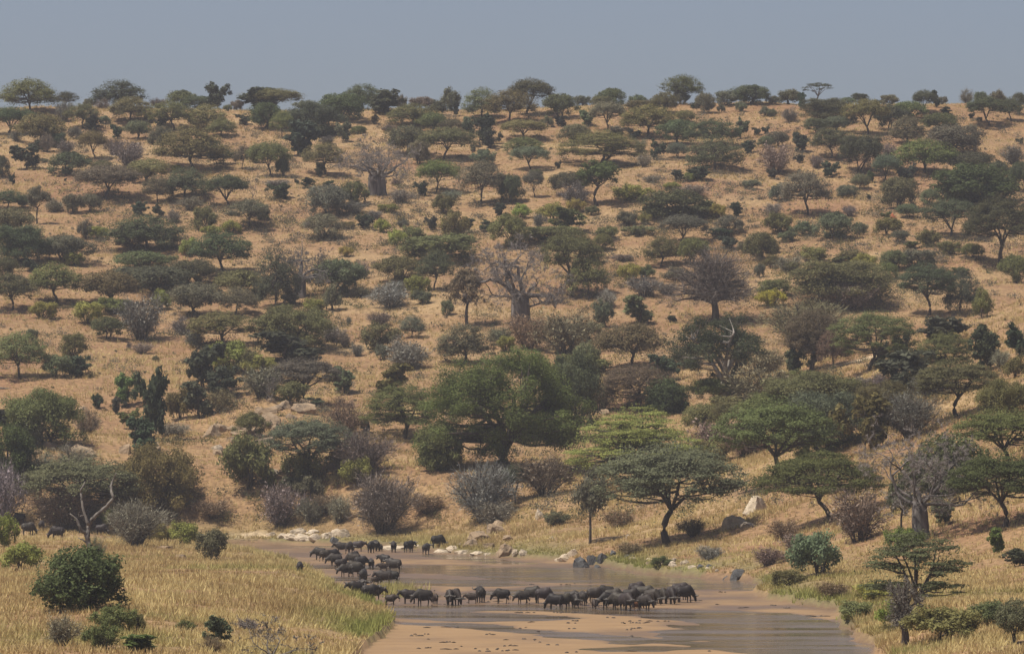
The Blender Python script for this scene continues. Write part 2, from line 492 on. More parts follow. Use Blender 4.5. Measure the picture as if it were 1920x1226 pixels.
def build_grass():
    parts = [scatter(345, 560, 2.7), scatter(560, 780, 2.0), scatter(780, 930, 1.5), scatter(930, 1310, 0.75)]
    X = np.concatenate([p[0] for p in parts]); Y = np.concatenate([p[1] for p in parts])
    z, d, bz = height(X, Y, True)
    patch = vnoise(X, Y, 7, 31) * 0.6 + vnoise(X, Y, 2.5, 32) * 0.5
    keep = (d > 0.15) & (patch > RNG.uniform(-0.9, 0.3, len(X)))
    for px, py, rx, ry in ((1610, 676, 4.4, 2.6), (470, 1004, 4, 2)):
        gx, gy, gz = ground_at(px, py); keep &= ((X - gx) / rx) ** 2 + ((Y - gy) / ry) ** 2 > 0.9
    X, Y, z, d = X[keep], Y[keep], z[keep], d[keep]
    # a denser fringe along the waterline
    A = RIVER; B = np.roll(RIVER, -1, 0); L = np.linalg.norm(B - A, axis=1); ok = (A[:, 1] > 345) & (A[:, 1] < 830) & (A[:, 0] > -60)
    k_ = RNG.choice(len(A), 9000, p=L * ok / (L * ok).sum()); t_ = RNG.uniform(0, 1, 9000)[:, None]
    Q = A[k_] * (1 - t_) + B[k_] * t_ + RNG.normal(size=(9000, 2)) * 1.6
    qz, qd, _ = height(Q[:, 0], Q[:, 1], True); m_ = (qd > -0.05) & (qd < 3.5) & (vnoise(Q[:, 0], Q[:, 1], 8, 44) > -0.45)
    X = np.concatenate([X, Q[m_, 0]]); Y = np.concatenate([Y, Q[m_, 1]]); z = np.concatenate([z, qz[m_]]); d = np.concatenate([d, qd[m_]])
    gx, gy = px_river(738, 1110)       # the reed patch at the spit
    m = 260
    X = np.concatenate([X, gx + RNG.normal(size=m) * 1.1]); Y = np.concatenate([Y, gy + RNG.normal(size=m) * 5.0]); z = np.concatenate([z, np.full(m, 0.0)]); d = np.concatenate([d, np.full(m, 0.2)])
    n = len(X); k = 6
    hgt = RNG.uniform(0.3, 0.8, n) * (0.75 + 0.5 * (vnoise(X, Y, 11, 33) + 0.4)).clip(0.5, 1.3)
    hgt[-m:] = RNG.uniform(0.7, 1.3, m)
    green = (np.exp(-np.maximum(d - 0.3, 0) / 3.0) * sstep(-0.2, 0.5, vnoise(X, Y, 9, 21) + 0.2) * np.where((X < 0) & (Y > 540), 0.35, 1.0) * (Y < 900) + 0.45 * sstep(0.15, 0.7, vnoise(X, Y, 16, 22)) * (Y < 640)).clip(0, 1)
    green[-m:] = RNG.uniform(0.3, 0.8, m)
    tone = (0.5 + 0.45 * vnoise(X, Y, 13, 34) + 0.3 * vnoise(X, Y, 3, 35) + RNG.normal(size=n) * 0.12).clip(0, 1)
    a = RNG.uniform(0, 2 * np.pi, (n, k)); r = RNG.uniform(0, 0.32, (n, k))
    bx = X[:, None] + np.cos(a) * r; by = Y[:, None] + np.sin(a) * r; bz_ = np.repeat((z - 0.05)[:, None], k, 1)
    la = a + RNG.normal(size=(n, k)) * 0.7; lean = RNG.uniform(0.1, 0.75, (n, k)) * hgt[:, None]
    H = hgt[:, None] * RNG.uniform(0.6, 1.15, (n, k))
    w = RNG.uniform(0.03, 0.085, (n, k)); wa = RNG.uniform(0, np.pi, (n, k))
    v = np.stack([np.stack([bx - np.cos(wa) * w, by - np.sin(wa) * w, bz_], -1), np.stack([bx + np.cos(wa) * w, by + np.sin(wa) * w, bz_], -1),
                  np.stack([bx + np.cos(la) * lean, by + np.sin(la) * lean, bz_ + H], -1)], 2).reshape(-1, 3)
    tn = np.repeat((tone[:, None] + RNG.normal(size=(n, k)) * 0.15).clip(0, 1).ravel(), 3)
    gr = np.repeat(np.repeat(green, k), 3)
    me = mesh_from('dry_grass', v, np.arange(len(v)).reshape(-1, 3), M_GRASS, False, {'tint': tn, 'green': gr})
    o = link('dry_grass', me)
    tag(o, 'straw coloured dry grass over the hillside, greener at the water', 'grass', kind='stuff')
    return n * k
N_GRASS = build_grass()

def build_scrub(name, label, count, color, seed_rows, rmax, leaf):
    """low undergrowth that runs together between the trees"""
    mb = MB()
    for i in range(count):
        lo, hi = seed_rows[RNG.integers(0, len(seed_rows))]
        px, py = RNG.uniform(-20, 1940), RNG.uniform(lo, hi)
        if vnoise(np.array([px]), np.array([py * 2]), 150, 41)[0] < RNG.uniform(-0.9, 0.5): continue
        x, y, z = ground_at(px, py)
        if y < 620 or shore(np.array([x]), np.array([y]))[0] < 3: continue
        R = 0.3 + RNG.uniform(0, 1) ** 2 * rmax; n = int(50 * R) + 12
        for q in range(1 + int(R > 0.9)):
            o = RNG.normal(size=3) * R * 0.6; o[2] = 0
            p = np.array([x, y, z]) + o + RNG.normal(size=(n, 3)) * np.array([R * 0.5, R * 0.5, R * 0.28]) + np.array([0, 0, R * 0.3])
            p[:, 2] = np.maximum(p[:, 2], z)
            mb.leaves(p, RNG.normal(size=(n, 3)) + np.array([0, 0, 0.6]), leaf, (RNG.uniform(0, 1) * 0.6 + RNG.uniform(0, 0.4, n)))
    o = link(name, mb.mesh(name, M_LEAF), color=color)
    tag(o, label, 'scrub', kind='stuff')
build_scrub('low_scrub', 'low mauve-grey scrub scattered between the trees on the slope', 4700, (0.160, 0.146, 0.105), ((330, 560), (330, 560), (560, 960), (215, 330)), 1.5, 0.15)
build_scrub('green_undergrowth', 'low green undergrowth in patches between the trees on the slope', 2200, (0.125, 0.125, 0.055), ((330, 560), (380, 640), (640, 980), (640, 980)), 1.7, 0.15)

# ------------------------------------------------------------------ plant builders
# every builder returns a list of (part name, mesh) and the size (width, height) it was built at
def unit(n):
    v = RNG.normal(size=(n, 3)); return v / np.linalg.norm(v, axis=1, keepdims=True)
def bez(a, b, c, n=6):
    t = np.linspace(0, 1, n)[:, None]
    return (1 - t) ** 2 * a + 2 * t * (1 - t) * b + t * t * c

def wood_for(mb, clumps, R, H, fork, n_limb, r0, lean=(0, 0), stems=1, end_r=0.45, end_z=0.72):
    """trunk, limbs and one branch to each clump of leaves"""
    nodes, nrad = [], []
    for s in range(stems):
        az0 = RNG.uniform(0, 6.28)
        bx = np.array([math.cos(az0), math.sin(az0), 0]) * (0.0 if stems == 1 else r0 * 1.2)
        top = np.array([lean[0], lean[1], fork]) + bx * 2.5
        tr = bez(bx + np.array([0, 0, -0.35]), bx + np.array([RNG.normal() * 0.06 * H, RNG.normal() * 0.06 * H, fork * 0.5]), top, 6)
        rr = np.linspace(r0 * 1.25, r0 * 0.8, 6); rr[0] *= 1.25
        mb.tube(tr, rr, 8)
        k = max(2, n_limb // stems)
        for i in range(k):
            az = az0 + (i + RNG.uniform(-0.3, 0.3)) * 2 * np.pi / k
            er = R * end_r * RNG.uniform(0.75, 1.2)
            e = np.array([lean[0] + math.cos(az) * er, lean[1] + math.sin(az) * er, H * end_z * RNG.uniform(0.9, 1.08)])
            c = top + (e - top) * np.array([0.35, 0.35, 0.65]) + RNG.normal(size=3) * 0.05 * H
            L = bez(top, c, e, 7)
            lr = np.linspace(r0 * 0.62, r0 * 0.24, 7)
            mb.tube(L, lr, 6)
            nodes.append(L[1:]); nrad.append(lr[1:])
    P = np.concatenate(nodes); Q = np.concatenate(nrad)
    for c in clumps:
        dd = np.linalg.norm((P - c) * np.array([1, 1, 1.3]), axis=1) + np.where(P[:, 2] > c[2], 3.0, 0)
        i = int(np.argmin(dd))
        m = (P[i] + c) / 2 + RNG.normal(size=3) * 0.06 * R - np.array([0, 0, 0.03 * H])
        b = bez(P[i], m, c, 4)
        q = min(Q[i] * 0.7, r0 * 0.3)
        mb.tube(b, np.linspace(q, q * 0.3, 4), 4, cap=False)

def foliage(mb, clumps, a, b, n_each, leaf, up=0.8, shell=0.5, topbias=0.0):
    for c in clumps:
        s = RNG.uniform(0.7, 1.3)
        n = int(n_each * s)
        u = unit(n)
        if topbias: u[:, 2] = np.where(RNG.uniform(size=n) < topbias, np.abs(u[:, 2]), u[:, 2])
        r = RNG.uniform(0, 1, n) ** shell
        p = c + u * r[:, None] * np.array([a * s, a * s, b * s])
        nr = u * 0.8 + np.array([0, 0, up]) + RNG.normal(size=(n, 3)) * 0.5
        ti = RNG.uniform(0, 1) * 0.5 + RNG.uniform(0, 0.5, n)
        mb.leaves(p, nr, leaf, ti)

def finish(wood, leaf, bark=None, wname='trunk', lname='crown', lmat=None):
    v, t, a = leaf.arrays()
    lo, hi = np.percentile(v, 0.6, axis=0), np.percentile(v, 99.4, axis=0)
    W = ((hi[0] - lo[0]) + (hi[1] - lo[1])) / 2
    parts = [(wname, wood.mesh(wname, bark or M_BARK, True)), (lname, leaf.mesh(lname, lmat or M_LEAF))]
    return parts, (W, hi[2])

def shell(mb, R, H, zfun, n, leaf, depth, lean=(0, 0), sk=None, up=1.0):
    """an even skin of leaves following a crown's upper surface, ragged at the rim"""
    th = RNG.uniform(0, 2 * np.pi, n); f = np.sqrt(RNG.uniform(0, 1, n)) * 0.99
    e = np.interp(th, np.linspace(0, 2 * np.pi, 9), np.append(sk, sk[0])) if sk is not None else 1.0
    f2 = f * (1 + 0.09 * np.sin(th * 7 + sk[0] * 40 if sk is not None else 1) + 0.07 * np.sin(th * 13 + 2) + RNG.normal(size=n) * 0.03)
    x_, y_ = np.cos(th) * f * 3, np.sin(th) * f * 3
    z = zfun(f) - RNG.exponential(depth, n) + 0.035 * H * np.sin(th * 5 + f * 9) + 0.03 * H * np.sin(x_ * 3.1) * np.sin(y_ * 2.7) + RNG.normal(size=n) * 0.012 * H
    x, y = lean[0] + np.cos(th) * f2 * R * e, lean[1] + np.sin(th) * f2 * R * e
    cell = (np.sin(x * 9.1 / R + 1) * np.sin(y * 8.3 / R + 2) + np.sin((x + y) * 15 / R)) * 0.12
    gapm = RNG.uniform(0, 1, n) > 0.25 + cell * 1.5
    p = np.stack([x, y, np.maximum(z, 0.1 * H)], -1)[gapm]
    nr = np.stack([np.cos(th) * f * 0.7, np.sin(th) * f * 0.7, np.full(n, up)], -1)[gapm] + RNG.normal(size=(gapm.sum(), 3)) * 0.45
    mb.leaves(p, nr, leaf, (0.45 + cell[gapm] + RNG.uniform(-0.3, 0.4, gapm.sum())).clip(0, 1))

def umbrella(R=4.0, H=5.5, n=44, dens=1.0, leaf=0.17, fork=None, droop=0.15, stems=1, dome=0.28, pad=0.26, flat=0.42, low=0.62, lean=None, layers=0.0, skin=1.0):
    w, l = MB(), MB()
    cl = []
    lean = lean if lean is not None else (RNG.normal() * 0.08 * R, RNG.normal() * 0.08 * R)
    sk = RNG.uniform(0.8, 1.2, 8)
    for i in range(n):
        th = RNG.uniform(0, 2 * np.pi); f = math.sqrt(RNG.uniform(0, 1)) * 0.88
        e = np.interp(th, np.linspace(0, 2 * np.pi, 9), np.append(sk, sk[0]))
        r = R * f * e
        zt = H * (1 - dome * f ** 2.2) - pad * R * flat * 0.8
        z = zt - RNG.uniform(0, 0.10) * H - (RNG.uniform(0, layers) * H if layers else 0)
        if RNG.uniform() < droop and f > 0.45: z = H * RNG.uniform(low, low + 0.15)
        cl.append(np.array([lean[0] + math.cos(th) * r, lean[1] + math.sin(th) * r, max(z, (0.12 + 0.2 * (f < 0.3)) * H)]))
    fork = fork if fork is not None else H * RNG.uniform(0.2, 0.38)
    wood_for(w, cl, R, H, fork, int(RNG.integers(4, 7)), 0.022 * H + 0.012 * R, lean, stems)
    foliage(l, cl, pad * R, pad * R * flat, 120 * dens, leaf, up=1.0, topbias=0.6)
    if skin: shell(l, R * 0.98, H, lambda f: H * (1 - dome * f ** 2.2) - 0.02 * H, int(3000 * skin * (R / 4) ** 2 * (0.17 / leaf) ** 1.5), leaf, 0.10 * H, lean, sk)
    return finish(w, l)

def dome(R=3.0, H=3.6, n=46, dens=1.0, leaf=0.16, base=0.12, zc=0.42, pad=0.3, flat=0.7, irregular=0.25, stems=2, trunk=None, bark=None, fork=None, gap=0.0, skin=0.0, upf=0.72):
    w, l = MB(), MB(); cl = []
    off = unit(4) * irregular * R
    for i in range(n):
        u = unit(1)[0]; u[2] = abs(u[2]) if RNG.uniform() < upf else -abs(u[2]) if upf < .7 else u[2]
        rr = RNG.uniform(0.45, 0.86)
        o = off[RNG.integers(0, 4)]
        c = np.array([u[0] * R * rr + o[0] * 0.5, u[1] * R * rr + o[1] * 0.5, H * zc + u[2] * (H * (1 - zc) if u[2] > 0 else H * (zc - base)) * rr + o[2] * 0.15 * H])
        c[2] = np.clip(c[2], max(base * H + 0.1, 0.05), H)
        if gap and RNG.uniform() < gap and c[2] < 0.5 * H: continue
        cl.append(c)
    wood_for(w, cl, R, H, fork if fork is not None else max(0.25, base * H), 5 if stems == 1 else stems * 2, trunk or (0.03 * H + 0.012 * R), (0, 0), stems, 0.4, 0.55)
    foliage(l, cl, pad * R, pad * R * flat, 120 * dens, leaf, up=0.45)
    if skin: shell(l, R * 0.9, H, lambda f: H * (zc + (0.97 - zc) * np.sqrt(np.maximum(1 - f ** 2.4, 0))), int(2200 * skin * (R / 3) ** 2 * (0.16 / leaf) ** 1.5), leaf, 0.09 * H, (0, 0), RNG.uniform(0.8, 1.1, 8), 0.6)
    return finish(w, l, bark)

def broadleaf(R=1.7, H=4.5, blobs=5, leaf=0.25, dens=1.0, trunk_show=0.12):
    w, l = MB(), MB(); cl = []
    for b in range(blobs):
        c0 = np.array([RNG.normal() * R * 0.38, RNG.normal() * R * 0.38, H * (trunk_show + 0.14 + (0.84 - trunk_show - 0.14) * (b + RNG.uniform(0, 1)) / blobs)])
        for i in range(8):
            c = c0 + unit(1)[0] * R * RNG.uniform(0.15, 0.6) * np.array([1, 1, 0.9])
            c[2] = np.clip(c[2], trunk_show * H, H * 0.95); cl.append(c)
    wood_for(w, cl, R, H, H * (trunk_show + 0.1), 5, 0.022 * H, (0, 0), 1 if trunk_show > 0.15 else 2, 0.35, 0.7)
    foliage(l, cl, 0.27 * R, 0.22 * R, 40 * dens, leaf, up=0.4)
    return finish(w, l)

def twiggy(R=2.2, H=2.9, stems=13, leafy=0.0, n=4200, leaf=0.11, width=0.034, trunk=False):
    """leafless bush: stems fanning from the root and a haze of fine twigs"""
    w, l = MB(), MB()
    tips = []
    r0 = 0.02 * H + 0.012
    base_z = 0.0
    if trunk:
        base_z = H * 0.3
        w.tube(bez(np.array([0, 0, -0.3]), np.array([0.05 * H, 0, base_z * 0.5]), np.array([0.0, 0, base_z]), 6), np.linspace(0.055 * H, 0.035 * H, 6), 8)
    for i in range(stems):
        az = i * 2.399 + RNG.uniform(-0.3, 0.3); f = math.sqrt((i + 0.5) / stems)
        e = np.array([math.cos(az) * R * f * 0.72, math.sin(az) * R * f * 0.72, H * (0.86 - 0.42 * f ** 2) * RNG.uniform(0.85, 1.05)])
        if trunk: e = np.array([math.cos(az) * R * f * 0.86, math.sin(az) * R * f * 0.86, base_z * 0.8 + (H - base_z * 0.8) * (0.88 - 0.82 * f ** 2.2)])
        s = np.array([0, 0, base_z - 0.15]) + (np.array([math.cos(az), math.sin(az), 0]) * 0.12 * R if not trunk else 0)
        L = bez(s, (s * 0.5 + e * np.array([0.35, 0.35, 0.55])) if not trunk else np.array([e[0] * 0.4, e[1] * 0.4, base_z + (e[2] - base_z) * 0.75 + 0.08 * H]), e, 6)
        w.tube(L, np.linspace(r0 * (1.6 if trunk else 1), r0 * 0.35, 6), 5, cap=False)
        tips.append(L[2:])
        for k in range(4):
            p0 = L[RNG.integers(2, 6)]
            e2 = p0 + (unit(1)[0] * np.array([1, 1, 0.6]) + np.array([math.cos(az) * 0.4, math.sin(az) * 0.4, 0.35])) * R * 0.32
            B = bez(p0, (p0 + e2) / 2 + RNG.normal(size=3) * 0.04 * R, e2, 4)
            w.tube(B, np.linspace(r0 * 0.45, r0 * 0.2, 4), 4, cap=False)
            tips.append(B)
    T = np.concatenate(tips)
    idx = RNG.integers(0, len(T), n)
    c = np.array([0, 0, base_z + (H - base_z) * 0.35])
    p = T[idx] + RNG.normal(size=(n, 3)) * R * 0.085
    p[:, 2] = np.maximum(p[:, 2], 0.05)
    d = (p - c) / R + RNG.normal(size=(n, 3)) * 0.55 + np.array([0, 0, 0.25])
    l.slivers(p, d, RNG.uniform(0.12, 0.34, n) * R ** 0.7, width * RNG.uniform(0.6, 1.3, n), RNG.uniform(0, 1, n))
    if leafy:
        m = int(n * leafy); j = RNG.integers(0, len(T), m)
        l.leaves(T[j] + RNG.normal(size=(m, 3)) * R * 0.12, RNG.normal(size=(m, 3)) + np.array([0, 0, 0.5]), leaf, RNG.uniform(0.3, 1, m))
    return finish(w, l, None, 'stems', 'crown', M_TWIG)

def branchy(mb, tw, p, d, L, r, depth, bend=0.3, up=0.12, split=(2, 4), k=6, twig=0.5, droop=0.0, floor=0.0):
    """gnarled recursive branching for baobabs and dead trees"""
    n = 5
    pts = [p]; dd = d / np.linalg.norm(d)
    for i in range(n):
        dd = dd + RNG.normal(size=3) * bend * 0.45 + np.array([0, 0, up - droop * (i / n)])
        if pts[-1][2] < floor: dd[2] = abs(dd[2]) + 0.15
        dd /= np.linalg.norm(dd)
        pts.append(pts[-1] + dd * L / n)
    pts = np.array(pts)
    rr = np.linspace(r, r * 0.5, n + 1)
    mb.tube(pts, rr, k if depth > 2 else 5 if depth > 1 else 3, cap=False)
    if depth <= 0:
        m = 30
        q = pts[RNG.integers(2, n + 1, m)]
        tw.slivers(q, np.tile(dd, (m, 1)) + RNG.normal(size=(m, 3)) * 0.8, RNG.uniform(0.3, 1.0, m) * twig, 0.055, RNG.uniform(0, 1, m))
        return
    kids = RNG.integers(split[0], split[1] + 1)
    for i in range(kids):
        at = pts[-1] if i == 0 else pts[RNG.integers(2, n + 1)]
        nd = dd + RNG.normal(size=3) * 0.8
        q = r * 0.5 * (1.0 if i == 0 else RNG.uniform(0.55, 0.9))
        branchy(mb, tw, at, nd, L * RNG.uniform(0.55, 0.85), q, depth - 1, bend, up, split, k, twig, droop, floor)

def baobab(H, W, trunk_r, trunk_h, limbs, twin=False, depth=5, twig=0.9):
    """limbs: (azimuth deg, elevation deg, length, radius, start height fraction)"""
    w, b, t = MB(), MB(), MB()
    cols = [(0, 0, 1.0)] if not twin else [(-trunk_r * 0.62, 0, 0.62), (trunk_r * 0.62, 0.2, 0.58), (0.0, -0.15, 0.4)]
    for (ox, oy, f) in cols:
        zz = np.array([-0.6, 0.0, 0.25, 0.6, 0.85, 1.0]) * trunk_h; zz[0] = -0.6
        rad = trunk_r * f * np.array([1.32, 1.2, 1.03, 0.98, 0.9, 0.66])
        pts = np.stack([ox + np.linspace(0, RNG.normal() * 0.25, 6), oy + np.linspace(0, RNG.normal() * 0.2, 6), zz], -1)
        ph = RNG.uniform(0, 6.28, 3)
        w.tube(pts, rad, 22, flute=lambda an: 1 + 0.05 * np.sin(4 * an + ph[0]) + 0.045 * np.sin(7 * an + ph[1]) + 0.03 * np.sin(11 * an + ph[2]))
    for (az, el, L, r, f) in limbs:
        a, e = math.radians(az), math.radians(el)
        d = np.array([math.cos(a) * math.cos(e), math.sin(a) * math.cos(e), math.sin(e)])
        p = np.array([math.cos(a) * trunk_r * 0.45, math.sin(a) * trunk_r * 0.45, trunk_h * f])
        branchy(b, t, p, d, L * 1.1, r * 0.72, depth, 0.5, 0.0, (2, 3), 8, twig, 0.0, trunk_h * 0.62)
    parts = [('trunk', w.mesh('trunk', M_BAOBAB, True)), ('branches', b.mesh('branches', M_BAOBAB, True)), ('crown', t.mesh('crown', M_TWIG))]
    v, _, _ = b.arrays()
    lo, hi = np.percentile(v, 1, axis=0), np.percentile(v, 99, axis=0)
    return parts, (hi[0] - lo[0], hi[2])

# ------------------------------------------------------------------ plant library (shared meshes)
LIB = {}
LIB['U'] = [umbrella(R=4 * RNG.uniform(.95, 1.05), H=5.2 * RNG.uniform(.95, 1.1), n=int(RNG.integers(66, 90)), pad=RNG.uniform(.16, .21), dome=(.26, .36, .45, .52)[i % 4], droop=(.12, .22, .3, .45)[i % 4], layers=(.2, .28, .36, .45)[i % 4],
            low=(.5, .42, .35, .2)[i % 4], flat=.6, dens=1.25, leaf=.115, skin=(.95, .8, .9, .7)[i % 4]) for i in range(14)]
LIB['V'] = [umbrella(R=6.2, H=8.2, n=120, dens=1.9, leaf=0.115, pad=0.155, flat=0.4, droop=(.15, .3)[i % 2], dome=RNG.uniform(.25, .45), low=(.42, .28)[i % 2], layers=(.2, .34)[i % 2], stems=1 + i % 2, skin=.55) for i in range(5)]
LIB['D'] = [dome(skin=.8, pad=.23, leaf=.11, dens=1.7, irregular=RNG.uniform(.2, .45), zc=RNG.uniform(.35, .5), base=RNG.uniform(.1, .2), n=int(RNG.integers(38, 56)), gap=0.3) for i in range(6)]
LIB['E'] = [dome(R=5.5, H=6.0, n=110, dens=2.2, leaf=0.12, pad=0.19, skin=0.5, irregular=0.35, zc=0.45, base=0.12, gap=0.25) for i in range(3)]
LIB['B'] = [dome(R=3.0, H=4.2, n=115, dens=1.1, leaf=0.12, upf=.55, base=-0.06, zc=0.34, pad=0.2, flat=0.85, irregular=0.25, stems=3, skin=0.5) for i in range(2)]
LIB['K'] = [broadleaf(R=1.7 * RNG.uniform(.9, 1.2), H=4.2 * RNG.uniform(.85, 1.15), blobs=int(RNG.integers(6, 9)), trunk_show=RNG.uniform(.0, .15)) for i in range(6)]
LIB['M'] = [dome(R=2.0, H=2.3, n=34, dens=1.1, leaf=0.11, base=0.06, pad=0.27, flat=0.8, irregular=0.4, stems=3) for i in range(4)]
LIB['G'] = [twiggy(R=2.2, H=RNG.uniform(2.5, 3.1), stems=int(RNG.integers(11, 17)), leafy=RNG.choice([0.05, 0.15, 0.25])) for i in range(5)]
LIB['H'] = [twiggy(R=4.2, H=5.6, stems=26, n=9500, width=0.045, leafy=0.08, leaf=0.13) for i in range(2)]
LIB['T'] = [dome(R=2.6, H=5.6, n=40, dens=0.9, base=0.42, zc=0.62, pad=0.3, irregular=0.3, stems=1, fork=2.4, trunk=0.17) for i in range(3)]

